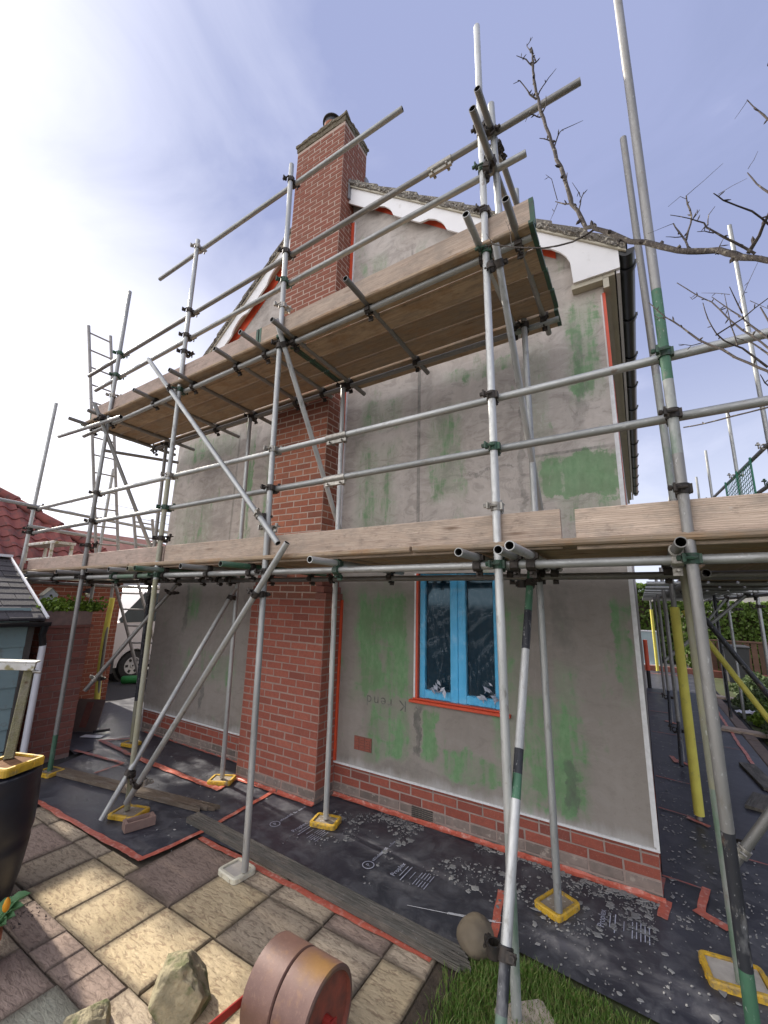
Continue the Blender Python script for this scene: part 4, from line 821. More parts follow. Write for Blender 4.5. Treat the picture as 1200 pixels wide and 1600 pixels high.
# returns round the far left-hand corner
stube('guard_rail', (-7.46, -2.0, 3.18), (-7.44, 1.6, 3.06), mat='galv'); stube('guard_rail', (-7.44, -1.42, 2.86), (-7.42, 1.6, 2.72), mat='galv')
stube('standard', (-7.42, 1.2, .0), (-7.38, 1.2, 4.45), mat='galv_d'); stube('ledger', (-7.44, -1.4, 2.07), (-7.4, 1.8, 2.03), mat='galv_d')
for z in (3.16, 2.83): coupler((-7.5, YO, z), (0, 0, 1), (0, 1, 0), 'steel_k')
stube('transom', (-6.55, -1.0, 4.0), (-6.2, -.05, 4.05), mat='galv_d'); stube('standard', (-6.85, .35, 2.1), (-6.75, .35, 3.15), mat='galv_d'); stube('standard', (-6.4, .35, 2.1), (-6.45, .35, 3.25), mat='galv_d'); stube('guard_rail', (-7.4, .35, 2.82), (-6.3, .35, 2.95), mat='galv_d')
# foam sleeves on the standards people walk past
def foam(p0, p1, bend=0, r=.042):
    n = 10; b = MB(); p0, p1 = Vector(p0), Vector(p1)
    for part in (0,):
        pts = [lerp(p0, p1, i / n) + V(bend * math.sin(PI * i / n), 0, 0) for i in range(n + 1)]; b.tube(pts, r, 14)
        b.tube([p + V(-.2 * r, -r * .93, 0) for p in pts], .004, 4)
    b.build('foam_sleeve', 'foam_y', SC, 50)
foam((.338, 1.5, .06), (.336, 1.5, 1.95)); foam((.335, 12.2, .05), (.335, 12.2, 1.9)); foam((-7.66, .02, .10), (-7.71, .02, 1.86), -.07)
stube('standard', (-7.66, .02, .0), (-7.77, .02, 2.15), mat='galv_d')

# sole pads: yellow rims round a scrap of board
def pad(x, y, z, w_, d_, rz, label, rim='pad_y', inner='pad_in', h=.036):
    t = thing('sole_pad', label, 'sole pad', (x, y, z)); T = at(x, y, z, rz)
    def rr(w, d, c): return [(sx_ * (w / 2 - c) + c * math.cos(a), sy_ * (d / 2 - c) + c * math.sin(a)) for sx_, sy_, a0 in ((1, 1, 0), (-1, 1, 90), (-1, -1, 180), (1, -1, 270)) for a in (math.radians(a0), math.radians(a0 + 30), math.radians(a0 + 60), math.radians(a0 + 90))]
    b = MB(); o_, i_ = rr(w_, d_, .028), rr(w_ - .050, d_ - .050, .012); o2 = rr(w_ - .014, d_ - .014, .024)
    vs = [T @ V(px, py, 0) for px, py in o_] + [T @ V(px, py, h * .8) for px, py in o_] + [T @ V(px, py, h) for px, py in o2] + [T @ V(px, py, h) for px, py in i_] + [T @ V(px, py, h * .55) for px, py in i_]
    b.add(vs, [(r_ * 16 + k, r_ * 16 + (k + 1) % 16, (r_ + 1) * 16 + (k + 1) % 16, (r_ + 1) * 16 + k) for r_ in range(4) for k in range(16)])
    for s in (-1, 1):
        for f in (-.22, .22): b.box(f * w_ - .012, f * w_ + .012, s * d_ / 2 - .006, s * d_ / 2 + .006, .004, h * .7, 0, T); b.box(s * w_ / 2 - .006, s * w_ / 2 + .006, f * d_ - .012, f * d_ + .012, .004, h * .7, 0, T)
    b.build('rim', rim, t)
    b = MB(); b.box(-(w_ - .058) / 2, (w_ - .058) / 2, -(d_ - .058) / 2, (d_ - .058) / 2, .003, h * .72, 0, T); b.build('board', inner, t)
GP = 'pads under the scaffold standards'
pad(-.598, -.453, .012, .25, .19, 1.15, 'yellow rimmed pad under the scaffold tube in front of the window wall', 'pad_y')
pad(-2.49, -.49, .012, .24, .19, .25, 'yellow rimmed pad at the foot of the tube beside the chimney breast')
pad(-3.93, -.452, .012, .25, .20, .5, 'yellow rimmed pad on dusty sheet left of the chimney breast')
pad(-4.02, -1.36, .012, .27, .22, .35, 'yellow rimmed pad under the mossy tube and two raking braces')
pad(.30, -.50, .012, .29, .23, .15, 'large yellow rimmed pad with a pale middle near the lawn', 'pad_y', 'pad_in_w')
pad(-2.595, -1.36, .004, .21, .19, -.10, 'cream white rimmed pad on the buff paving slabs', 'pad_w', 'pad_in_w')
pad(-5.58, -1.37, .012, .22, .19, .2, 'yellow rimmed pad at the foot of the tube by the brick pier')
pad(-5.80, -.40, .012, .2, .17, .2, 'yellow rimmed pad half hidden behind the mossy tube')

# ------------------------------------------------------------------ scaffold boards lying on the transoms
def sboard(x0, x1, y0, y1, z0, z1, label, mat='board', group=None, th=.038, ax=0, upright=False, bandz=True, taper=0):
    """one board; its top and bottom follow the slope between its ends"""
    t = thing('scaffold_board', label, 'scaffold board', ((x0 + x1) / 2, (y0 + y1) / 2, z0), group)
    b = MB(); c = .010 if not upright else .004; L_ = x1 - x0; dz = z1 - z0; ang = math.atan2(dz, L_)
    T = Matrix.Translation((x0, 0, z0)) @ Matrix.Rotation(-ang, 4, 'Y'); Ln = math.hypot(L_, dz)
    hh = .222 if upright else th
    b.cbox(0, Ln, y0, y1, 0, hh, c, 0, 0)
    o = put('plank', b.mesh('plank', mat), t, T)
    if bandz:
        e = .0016
        for xa, xb in ((-.002, .028), (Ln - .028, Ln + .002)): b = MB(); b.cbox(xa, xb, y0 - e, y1 + e, -e, hh + e, c, 0); put('end_band', b.mesh('end_band', 'steel_g'), o)
    return t
# top platform: rows counted from the garden side; measured tilt follows the ledgers
def zu(x): return 4.337 + .0245 * (x + .33)
rows = [(-1.42, -1.205), (-1.19, -.975), (-.96, -.745), (-.73, -.512)]
nm = ['outermost', 'second', 'third', 'fourth']
for i, (y0, y1) in enumerate(rows):
    dz_ = (.004, -.003, .003, -.002)[i]
    sboard(-2.58, -.325 - random.uniform(0, .03), y0, y1, zu(-2.58) + dz_, zu(-.325) + dz_, 'stained board %s from the garden edge on the right half of the top platform' % nm[i], 'board_u')
    sboard(-6.32 + random.uniform(-.04, .04), -2.60, y0, y1, zu(-6.3), zu(-2.6), 'stained board %s from the garden edge on the left half of the top platform' % nm[i], 'board_u')
sboard(-2.5, -.34, -.472, -.25, zu(-2.5) + .004, zu(-.34) + .004, 'scaffold board nearest the wall beside a bright gap under the top platform, right half', 'board_u')
sboard(-6.25, -2.52, -.472, -.31, zu(-6.25), zu(-2.52), 'scaffold board nearest the wall on the top platform left of the chimney', 'board_u')
sboard(-2.95, -.34, -1.345, -1.307, zu(-2.95) + .05, 4.405, 'upright toe board along the right half of the top platform edge', 'board', upright=True)
sboard(-6.30, -2.97, -1.345, -1.307, 4.235, zu(-2.97) + .05, 'upright toe board along the left half of the top platform edge', 'board_p', upright=True)
# lower platform
for i, (y0, y1) in enumerate(rows):
    sboard(-1.2, 2.3, y0 + (.02 if i == 0 else 0), y1, 2.246, 2.25, 'board %s from the garden edge on the lower platform by the corner' % nm[i], 'board_u', bandz=False)
    sboard(-4.6, -1.22, y0 + (.02 if i == 0 else 0), y1, 2.215, 2.246, 'board %s from the garden edge on the lower platform by the chimney' % nm[i], 'board_u', bandz=False)
    sboard(-7.35, -4.62, y0 + (.02 if i == 0 else 0), y1, 2.19, 2.215, 'board %s from the garden edge on the lower platform at the far left' % nm[i], 'board_u', bandz=False)
sboard(-1.5, 2.3, -.47, -.25, 2.24, 2.25, 'scaffold board nearest the wall on the lower platform by the corner', 'board_u'); sboard(-2.65, -1.52, -.47, -.25, 2.232, 2.24, 'short scaffold board nearest the wall on the lower platform over the window', 'board_u'); sboard(-7.35, -4.0, -.47, -.25, 2.19, 2.225, 'scaffold board nearest the wall on the lower platform left of the chimney', 'board_u')
sboard(-4.05, -.303, -1.345, -1.307, 2.203, 2.238, 'upright toe board of the lower platform ending at the gap in front of the window', 'board', upright=True, bandz=False)
sboard(-7.38, -4.07, -1.345, -1.307, 2.155, 2.203, 'pinkish upright toe board at the far left end of the lower platform', 'board_p', upright=True, bandz=False)
sboard(-.228, 2.3, -1.345, -1.307, 2.229, 2.236, 'upright toe board of the lower platform right of the gap', 'board', upright=True, bandz=False)
def yboard(x0, x1, y0, y1, z, label):
    t = thing('scaffold_board', label, 'scaffold board', ((x0 + x1) / 2, y0, z)); b = MB(); b.cbox(0, y1 - y0, -(x1 - x0) / 2, (x1 - x0) / 2, 0, .038, .003, 0)
    put('plank', b.mesh('plank', 'board_u'), t, Matrix.Translation(((x0 + x1) / 2, y0, z)) @ rotz(PI / 2))
for i in range(4): yboard(.44 + i * .24, .662 + i * .24, -.48, 9.5, 2.226, 'long scaffold board lying %s from the wall along the right side lift' % ['first', 'second', 'third', 'fourth'][i])
t = thing('scaffold_board', 'short upright toe board closing the far left end of the lower platform', 'scaffold board', (-7.42, -1.3, 2.2)); b = MB(); b.cbox(0, 1.0, -.019, .019, 0, .22, .003, 0); put('plank', b.mesh('plank', 'board_p'), t, Matrix.Translation((-7.42, -1.3, 2.17)) @ rotz(PI / 2))

# ------------------------------------------------------------------ protection sheets, tape, lettering, dried flakes
def ripple(x, y): return .0016 * noise.noise(V(x * 3.1, y * 3.3, 4)) + .0012 * noise.noise(V(x * 9, y * 7, 8))
def sheet(label, poly_fn, nx, ny, z, loc):
    t = thing('protection_sheet', label, 'ground sheet', loc); b = MB()
    b.grid(nx, ny, lambda u, v: (lambda p: V(p[0], p[1], z + ripple(p[0], p[1])))(poly_fn(u, v))); b.build('sheet', 'sheet', t, 60); return t
bil = lambda a, b_, c, d: (lambda u, v: tuple(a[i] * (1 - u) * (1 - v) + b_[i] * u * (1 - v) + c[i] * u * v + d[i] * (1 - u) * v for i in (0, 1)))
shL = sheet('black taped protection sheet left of the chimney reaching to the brick pier', bil((-5.6, -1.72), (-3.28, -1.655), (-3.27, -.004), (-6.3, -.004)), 60, 40, .006, (-4.8, -.8, 0))
shM = sheet('black printed protection sheet scattered with flakes below the window and chimney', bil((-3.27, -1.21), (-.90, -1.13), (-.90, -.004), (-3.27, -.004)), 60, 30, .0085, (-2, -.6, 0))
shR = sheet('black protection sheet wrapping the right corner beside the lawn', bil((-.97, -.93), (.62, -1.06), (.62, -.004), (-.93, -.004)), 40, 30, .0125, (-.2, -.6, 0))
shS = sheet('long black protection sheet running up the side passage of the house', bil((.004, -.3), (1.32, -1.2), (1.22, 12.6), (.004, 12.6)), 30, 120, .009, (.6, 6, 0))
sheet('grey dusty protection sheet on the path beyond the brick pier', bil((-8.4, -.55), (-6.02, -.95), (-6.05, 1.6), (-8.4, 2.4)), 20, 20, .004, (-7, .5, 0))
def tape(parent, p0, p1, w_=.05, mat='tape', z=.017, edge=.012):
    p0, p1 = Vector(p0).to_2d(), Vector(p1).to_2d(); d = (p1 - p0); Ln = d.length; d.normalize(); nrm = Vector((-d.y, d.x)); n = max(3, int(Ln / .05)); b = MB(); sd_ = random.random() * 40
    def fn(u, v):
        k = noise.noise(V(u * Ln * 7, sd_, 0)) * edge + noise.noise(V(u * Ln * 25, sd_, 5)) * edge * .4
        kw = w_ * (1 + .25 * noise.noise(V(u * Ln * 4, sd_ + 9, 0)))
        p = p0 + d * (u * Ln) + nrm * ((v - .5) * kw + k); return V(p.x, p.y, z + ripple(p.x, p.y) + .0035 * abs(noise.noise(V(p.x * 22, p.y * 22, 3))))
    b.grid(n, 3, fn); return b.build('tape', mat, parent)
for a, c, w_ in (((-5.45, -1.725), (-3.28, -1.655), .05), ((-3.29, -1.67), (-3.245, -1.17), .045), ((-3.245, -1.12), (-3.31, -.31), .045), ((-5.3, -.60), (-3.78, -.595), .075), ((-3.80, -.61), (-3.87, -.25), .05), ((-3.36, -.33), (-2.78, -.32), .03)): tape(shL, a, c, w_)
for a, c, w_ in (((-6.3, -.54), (-5.3, -.60), .06), ((-6.15, -.90), (-5.24, -.78), .045), ((-5.25, -.78), (-5.2, -1.10), .035), ((-6.25, -.53), (-6.0, -.2), .05)): tape(shL, a, c, w_, 'tape_dusty')
tape(shM, (-3.2, -1.225), (-1.12, -1.262), .05, 'tape', .006)
tape(shR, (-.945, -.50), (-.872, -.93), .05, 'tape'); tape(shR, (-.02, -.19), (.02, .02), .06, 'tape', .018); tape(shR, (-.03, -.03), (.004, .3), .04, 'tape_dusty', .018)
for a, c, w_, m in (((.0, .33), (.27, .30), .018, 'tape_dusty'), ((.26, .33), (.2, .02), .045, 'tape'), ((.17, .03), (.33, -.08), .065, 'tape'), ((.02, 1.58), (.30, 1.52), .022, 'tape_dusty'), ((.24, 1.50), (.40, 1.40), .05, 'tape'), ((.02, 2.5), (.36, 2.45), .02, 'tape_dusty'), ((.25, 3.30), (.40, 3.14), .06, 'tape'), ((.22, 3.42), (.26, 3.16), .05, 'tape'), ((.02, 4.6), (.36, 4.6), .02, 'tape_dusty'), ((.02, 6.2), (.36, 6.2), .03, 'tape_dusty'), ((.24, 5.5), (.42, 5.36), .06, 'tape'), ((.02, 8.3), (.36, 8.3), .03, 'tape_dusty'), ((1.05, 1.0), (1.18, 9.5), .04, 'tape'), ((.55, .95), (1.2, .95), .02, 'tape_dusty'), ((.6, 4.4), (1.15, 4.3), .015, 'tape_dusty'), ((.1, 11.8), (1.0, 11.8), .05, 'tape')): tape(shS, a, c, w_, m, .019)
# tape folded up against the foot of the walls
def foot(parent, x0, x1, y, mat='tape'):
    b = MB(); n = int((x1 - x0) / .04); s_ = random.random() * 30
    def fn(u, v):
        x = x0 + (x1 - x0) * u; k = noise.noise(V(x * 8, s_, v * 3)); pr = [(-.044, .016), (-.024, .020), (-.012, .026), (-.010, .042)][min(3, int(round(v * 3)))]
        return V(x, y + pr[0] + .008 * k, pr[1] + .007 * noise.noise(V(x * 11, s_ + 4, v)))
    b.grid(n, 3, fn); b.build('tape', mat, parent)
foot(shM, -2.78, -.9, 0); foot(shR, -.9, .012, 0); foot(shL, -6.2, -3.93, .02, 'tape_dusty'); foot(shL, -3.93, -3.28, CY, 'tape'); foot(shM, -3.26, -2.78, CY, 'tape')
def lettering(body, x, y, z, size, rz, parent, ex=1.0):
    return put('lettering', text_mesh('lettering', body, size, M['print'], ex), parent, at(x, y, z, rz))
def printed(x, y, rz, parent, z=.0135, logo=True):
    T = at(x, y, z, rz); b = MB()
    if logo:
        n = 24
        for ra, rb in ((.040, .046),):
            b.add([T @ V(ra * math.cos(2 * PI * k / n), ra * math.sin(2 * PI * k / n), 0) for k in range(n)] + [T @ V(rb * math.cos(2 * PI * k / n), rb * math.sin(2 * PI * k / n), 0) for k in range(n)], [(k, (k + 1) % n, n + (k + 1) % n, n + k) for k in range(n)])
        for k in range(17):                                              # a line of small print too worn to read
            if k in (8, 11): continue
            xx = .062 + k * .019; hh = random.choice((.014, .02, .026)); st = lambda a, c, d, e: b.add([T @ V(a, c, 0), T @ V(d, c, 0), T @ V(d, e, 0), T @ V(a, e, 0)], [(0, 1, 2, 3)])
            st(xx, -.01, xx + .004, -.01 + hh); st(xx + .005, -.01 + hh - .006, xx + .013, -.01 + hh - .002); st(xx + .009, -.01, xx + .013, -.01 + hh * .6)
    q_ = lambda a, c, d, e: b.add([T @ V(a, c, 0), T @ V(d, c, 0), T @ V(d, e, 0), T @ V(a, e, 0)], [(0, 1, 2, 3)])
    q_(.03, -.255, .16, -.250); q_(-.01, -.283, .17, -.277)
    for k in range(5): q_(.0 + .01 * (k % 2), -.375 - k * .022, .075, -.370 - k * .022); q_(.09, -.375 - k * .022, .155 + .01 * (k % 3), -.370 - k * .022)
    q_(.04, -.33, .13, -.326)
    b.build('printed_marks', 'print', parent)
    P = T @ V(.0, -.225, 0); lettering('Proplex', P.x, P.y, z, .055, rz, parent)
    if logo: P = T @ V(-.013, -.016, 0); lettering('P', P.x, P.y, z, .05, rz, parent)
printed(-2.845, -.745, 1.54, shM); printed(-1.86, -.77, 1.54, shM); printed(-.55, -.49, 1.57, shR, .018, False); printed(.36, -.78, 1.57, shR, .018, False)
# flakes of render dropped on the sheets
b = MB(); rnd_ = random.Random(11)
def flake(x, y, s_, z):
    n = rnd_.choice((4, 5, 6)); a0 = rnd_.random() * 6; el = rnd_.uniform(.45, 1); th = rnd_.uniform(.002, .005); an = rnd_.random() * PI
    pts = []
    for k in range(n):
        a = a0 + 2 * PI * k / n; r_ = s_ * rnd_.uniform(.6, 1.1); px, py = r_ * math.cos(a), r_ * el * math.sin(a); pts.append((x + px * math.cos(an) - py * math.sin(an), y + px * math.sin(an) + py * math.cos(an)))
    vs = [V(p, q_, z) for p, q_ in pts] + [V(x + (p - x) * .75, y + (q_ - y) * .75, z + th) for p, q_ in pts]
    b.add(vs, [(k, (k + 1) % n, n + (k + 1) % n, n + k) for k in range(n)] + [tuple(range(n, 2 * n))])
for i in range(3400):
    x = -.05 - 2.55 * (rnd_.random() ** 1.1); t_ = rnd_.random() ** 2.1; y = -.05 - t_ * .95
    cl = noise.noise(V(x * 2.3, y * 3.0, 2)) + .35 * noise.noise(V(x * 7, y * 8, 6))
    if cl < -.10 + t_ * .35: continue
    if -2.66 < x < -2.32 and -.62 < y < -.36: continue
    flake(x, y, min(.040, rnd_.lognormvariate(-5.0, .72)), .0155 if x > -.93 else .0115)
for i in range(330):
    x, y = rnd_.uniform(-.9, .55), -.05 - rnd_.random() ** 1.3 * .9
    flake(x, y, min(.03, rnd_.lognormvariate(-5.0, .65)), .0155)
for i in range(560):
    y = -.2 + rnd_.random() ** 1.4 * 6; x = .04 + rnd_.random() ** 1.2 * .6; flake(x, y, min(.035, rnd_.lognormvariate(-4.9, .6)), .0135)
for i in range(160): flake(rnd_.uniform(-6, -3.2), rnd_.uniform(-1.5, -.1), min(.025, rnd_.lognormvariate(-5, .5)), .009)
o = b.build('render_flakes', 'flake'); tag(o, 'pale flakes of dried render scattered over the black sheets', 'debris', kind='stuff')
# a strip of perforated bead lying by the cobble
b = MB(); b.tube([(-1.42, -.985, .018), (-1.17, -.905, .017), (-1.0, -.86, .018), (-.86, -.80, .02)], .0013, 5)
for k in range(34):
    p = lerp((-1.17, -.905, .017), (-.90, -.815, .019), k / 33); b.box(p.x - .0025, p.x + .0025, p.y - .007, p.y + .007, p.z, p.z + .004)
o = b.build('bead_strip', 'bead'); tag(o, 'thin white perforated bead strip lying on the sheet behind the round stone', 'bead strip')

# ------------------------------------------------------------------ loose boards, bricks, stones on the ground
def gboard(name, label, cat, p0, p1, w_, th, mat, z=.014, jag=0, jag0=0, seed=1):
    p0, p1 = Vector(p0), Vector(p1); d = p1 - p0; Ln = d.length; rz = math.atan2(d.y, d.x); t = thing(name, label, cat, (p0.x, p0.y, z)); r_ = random.Random(seed); n = 10; b = MB()
    top = []
    for k in range(n + 1):
        f = k / n; top.append((jag0 * r_.random(), Ln - jag * (r_.random() ** .7 if k % 2 else r_.random() * .35) * (1.2 - f * .4) if jag else Ln, -w_ / 2 + w_ * f))
    for zz in (0, th): b.v += [(a, y, zz) for a, _, y in top] + [(c, y, zz) for _, c, y in top]
    m = n + 1
    for k in range(n): b.f += [(k, m + k, m + k + 1, k + 1)[::1], (2 * m + k, 2 * m + k + 1, 3 * m + k + 1, 3 * m + k), (k, k + 1, 2 * m + k + 1, 2 * m + k), (m + k, 3 * m + k, 3 * m + k + 1, m + k + 1)]
    b.f += [(0, 2 * m, 3 * m, m), (n, m + n, 3 * m + n, 2 * m + n)]; b.mi = [0] * len(b.f)
    put('plank', b.mesh('plank', mat), t, at(p0.x, p0.y, z, rz)); return t
gboard('plank', 'long grey weathered plank with a splintered tip along the patio edge', 'plank', (-3.49, -1.10, 0), (-.89, -1.215, 0), .115, .042, 'board_old', .012, .26, 0, 3)
gboard('plank', 'brown weathered plank with a rotten end lying left of the raking braces', 'plank', (-5.66, -1.33, 0), (-3.42, -.90, 0), .125, .032, 'board_brown', .012, .45, 0, 5)
gboard('plank', 'short grey board offcut lying on the side passage sheet', 'plank', (.86, 2.05, 0), (1.0, 2.5, 0), .22, .03, 'board_old', .014, 0, 0, 7); gboard('plank', 'narrow grey plank beyond the short board offcut on the side passage sheet', 'plank', (1.10, 2.75, 0), (1.02, 3.6, 0), .16, .03, 'board_old', .014, 0, 0, 8)
gboard('plank', 'pale plank under an outer standard across the kerb of the passage', 'plank', (1.02, 5.5, 0), (1.75, 5.35, 0), .22, .04, 'board', .012, 0, 0, 9)
gboard('plank', 'pale plank farthest along the passage kerb', 'plank', (1.2, 8.7, 0), (1.9, 8.5, 0), .22, .04, 'board', .012, 0, 0, 9)
b = MB(); b.grid(9, 7, lambda u, v: V(1.42 + u * .34, 6.9 + v * .22 + .05 * noise.noise(V(u * 4, v * 4, 1)), .05 + .07 * abs(noise.noise(V(u * 5, v * 5, 7))) + .02 * noise.noise(V(u * 14, v * 11, 2)))); t = thing('wrapper', 'crumpled white and dark red wrapper dropped beside the passage kerb', 'litter', (1.5, 7, .02)); b.build('sheet', 'white_paint', t, 40)
b = MB(); b.grid(5, 5, lambda u, v: V(1.64 + u * .14, 6.88 + v * .16, .065 + .08 * abs(noise.noise(V(u * 5 + 3, v * 5, 7))))); b.build('red_end', 'red_bar', t, 40)
# loose brick with a frog
t = thing('loose_brick', 'pinkish brick with an open frog lying beside the yellow pad', 'brick', (-3.755, -1.42, .012)); b = MB(); T = at(-3.755, -1.42, .012, 1.28)
a_, c_, h_ = .115, .052, .066; i_, j_ = .092, .034
vs = [V(x, y, z) for z in (0, h_) for x, y in ((-a_, -c_), (a_, -c_), (a_, c_), (-a_, c_))] + [V(x, y, h_) for x, y in ((-i_, -j_), (i_, -j_), (i_, j_), (-i_, j_))] + [V(x * .85, y * .75, h_ - .03) for x, y in ((-i_, -j_), (i_, -j_), (i_, j_), (-i_, j_))]
b.add([T @ v for v in vs], [(3, 2, 1, 0)] + [(k, (k + 1) % 4, 4 + (k + 1) % 4, 4 + k) for k in range(4)] + [(4 + k, 4 + (k + 1) % 4, 8 + (k + 1) % 4, 8 + k) for k in range(4)] + [(8 + k, 8 + (k + 1) % 4, 12 + (k + 1) % 4, 12 + k) for k in range(4)] + [(12, 13, 14, 15)])
M['pink_brick'] = mk('pinkish_brick', (.30, .20, .16), (.24, .155, .125), 14, rough=.95, bump=.5); b.build('body', 'pink_brick', t)
def rock(name, label, cat, loc, rad, mat, seed, rough_, sub=4, rz=0, flat=0):
    bm_ = bmesh.new(); bmesh.ops.create_icosphere(bm_, subdivisions=sub, radius=1)
    for v in bm_.verts:
        p = v.co.copy(); d = 1 + rough_ * noise.noise(p * 1.1 + V(seed, 0, 0)) + rough_ * .45 * noise.noise(p * 2.9 + V(0, seed, 0)) + rough_ * .18 * noise.noise(p * 9 + V(0, 0, seed))
        if flat:
            for nn in FACETS[seed]:
                k = p.dot(nn[0]); d = min(d, nn[1] / k) if k > .05 else d
        v.co = Vector((p.x * rad[0], p.y * rad[1], p.z * rad[2])) * d
        v.co += Vector(rad) * 0
    me = bpy.data.meshes.new(name); bm_.to_mesh(me); bm_.free(); me.materials.append(M[mat])
    if flat:
        for v in me.vertices: q_ = v.co * 9; v.co *= 1 + .05 * noise.noise(q_) + .035 * noise.noise(q_ * 2.7) + .02 * noise.noise(q_ * 6)
    if not flat: me.polygons.foreach_set('use_smooth', [True] * len(me.polygons))
    o = put(name, me, None, at(loc[0], loc[1], loc[2], rz)); tag(o, label, cat); return o
FACETS = {}
for sd_, n in ((3, 14), (6, 10)):
    r_ = random.Random(sd_); FACETS[sd_] = [(Vector((r_.gauss(0, 1), r_.gauss(0, 1), r_.gauss(0, .8))).normalized(), r_.uniform(.66, .90)) for k in range(n)]
FACETS[3] += [(Vector(q_).normalized(), d_) for q_, d_ in (((.80, .35, .62), .58), ((-.25, -.2, .95), .86), ((-.92, -.3, .35), .72), ((0, -1, .25), .70))]
rock('round_stone', 'smooth brown round cobble beside the splintered plank tip', 'stone', (-.93, -1.08, .085), (.106, .108, .090), 'cobble', 2, .12)
rock('rough_stone', 'craggy mossy buff rock standing in front of the roller handle', 'stone', (-2.02, -2.17, .07), (.17, .14, .165), 'rock', 3, .32, 5, .5, 1)
rock('rough_stone', 'low dark mossy stone at the bottom edge left of the craggy rock', 'stone', (-2.28, -2.44, .0), (.12, .09, .075), 'rock', 6, .25, 5, .2, 1)
t = thing('concrete_block', 'pale concrete block in the grass under the near silver tube', 'block', (-.60, -1.36, -.03)); b = MB(); T = at(-.585, -1.36, -.03, .72); b.cbox(-.13, .13, -.10, .10, 0, .055, .02, 2, 0, T); b.cbox(-.127, .127, -.097, .097, .0551, .06, .018, 2, 0, T); b.build('body', 'concrete', t)

# ------------------------------------------------------------------ garden roller
t = thing('garden_roller', 'brown iron garden roller with two drums and a red handle bar', 'garden roller', (-1.42, -2.02, 0)); R_ = .179; cx, cy = -1.42, -2.02
def drum(x0, x1, name, end):
    b = MB(); n = 48; prof = [(x0 + .012, R_ - .05), (x0, R_ - .012), (x0 + .006, R_), (x1 - .006, R_), (x1, R_ - .008)]
    prof += [(x1, R_ - .020), (x1 - .018, R_ - .024), (x1 - .020, .0)] if end else [(x1 - .01, R_ - .05)]
    for xx, rr in prof: b.v += [(xx - cx, rr * math.cos(2 * PI * k / n), rr * math.sin(2 * PI * k / n)) for k in range(n)]
    for i in range(len(prof) - 1):
        for k in range(n): b.f.append((i * n + k, i * n + (k + 1) % n, (i + 1) * n + (k + 1) % n, (i + 1) * n + k)); b.mi.append(1 if end and i >= 5 else 0)
    b.v = [(x, y, z) for x, y, z in b.v]; put(name, b.mesh(name, ['roller', 'roller_end'], 35), t, Matrix.Translation((cx, cy, R_ + .001)))
drum(-1.595, -1.428, 'drum', False); drum(-1.424, -1.247, 'drum', True)
b = MB(); b.lathe([(.0, -.01), (.022, -.01), (.022, .03), (.0, .03)], 14); put('axle', b.mesh('axle', 'red_bar'), t, Matrix.Translation((-1.262, cy, R_)) @ Matrix.Rotation(PI / 2, 4, 'Y'))
for xh in (-1.615, -1.225):
    b = MB(); b.cbox(0, 1.1, -.005, .005, -.017, .017, .002, 0); put('handle_bar', b.mesh('handle_bar', 'red_bar'), t, Matrix.Translation((xh, cy + .02, R_)) @ rotz(-PI / 2) @ Matrix.Rotation(-.10, 4, 'Y'))
b = MB(); b.tube([(-1.63, cy, R_), (-1.58, cy, R_)], .02, 12); b.build('axle', 'red_bar', t, 40)

# ------------------------------------------------------------------ barrel, pad on it, post with a worn rail, tulip
bx, by = -3.695, -2.545
t = thing('barrel', 'black plastic water barrel at the left edge of the patio', 'barrel', (bx, by, 0)); b = MB()
b.lathe([(.0, .0), (.225, .0), (.245, .02), (.272, .16), (.290, .32), (.292, .36), (.287, .38), (.298, .42), (.300, .56), (.296, .66), (.290, .69), (.294, .73), (.290, .775), (.280, .78), (.272, .765), (.0, .76)], 48, (bx, by, 0)); b.build('body', 'barrel', t, 40)
pad(bx + .055, by + .10, .778, .27, .27, .35, 'yellow rimmed pad full of rusty dirt lying on the black barrel', 'pad_y', 'rust_dirt', .05)
t = thing('timber_post', 'mossy timber post carrying a worn white rail beside the barrel', 'post', (-3.76, -2.46, .8)); b = MB()
T = Matrix.Translation((-3.72, -2.43, .815)) @ Vector((-.20, .09, .58)).to_track_quat('Z', 'Y').to_matrix().to_4x4(); b.cbox(-.028, .028, -.026, .026, 0, .60, .006, 2, 0, T); b.build('post', 'post_wood', t)
T = Matrix.Translation((-3.895, -2.335, 1.41)) @ rotz(-2.42 + .2) @ Matrix.Rotation(-.06, 4, 'Y'); b = MB(); b.cbox(-.03, .75, -.05, .05, 0, .012, .003, 0, 0, T); b.cbox(-.03, .75, .038, .05, -.05, -.001, .003, 0, 0, T); b.cbox(-.01, .75, -.05, -.040, -.045, -.001, .003, 0, 0, T); b.build('rail', 'white_worn', t)
b = MB(); b.tube([T @ V(-.02, .02, -.06), T @ V(-.07, .02, -.062)], .012, 8); b.build('rail_hook', 'steel_s', t)
t = thing('potted_tulip', 'yellow orange tulip bud with broad green leaves in a terracotta pot', 'plant', (-3.08, -2.66, 0)); b = MB(); b.lathe([(.0, 0), (.075, 0), (.105, .12), (.118, .12), (.118, .155), (.10, .155), (.09, .13), (0, .13)], 24, (-3.08, -2.66, 0)); b.build('pot', 'terracotta', t, 40)
b = MB(); r_ = random.Random(4)
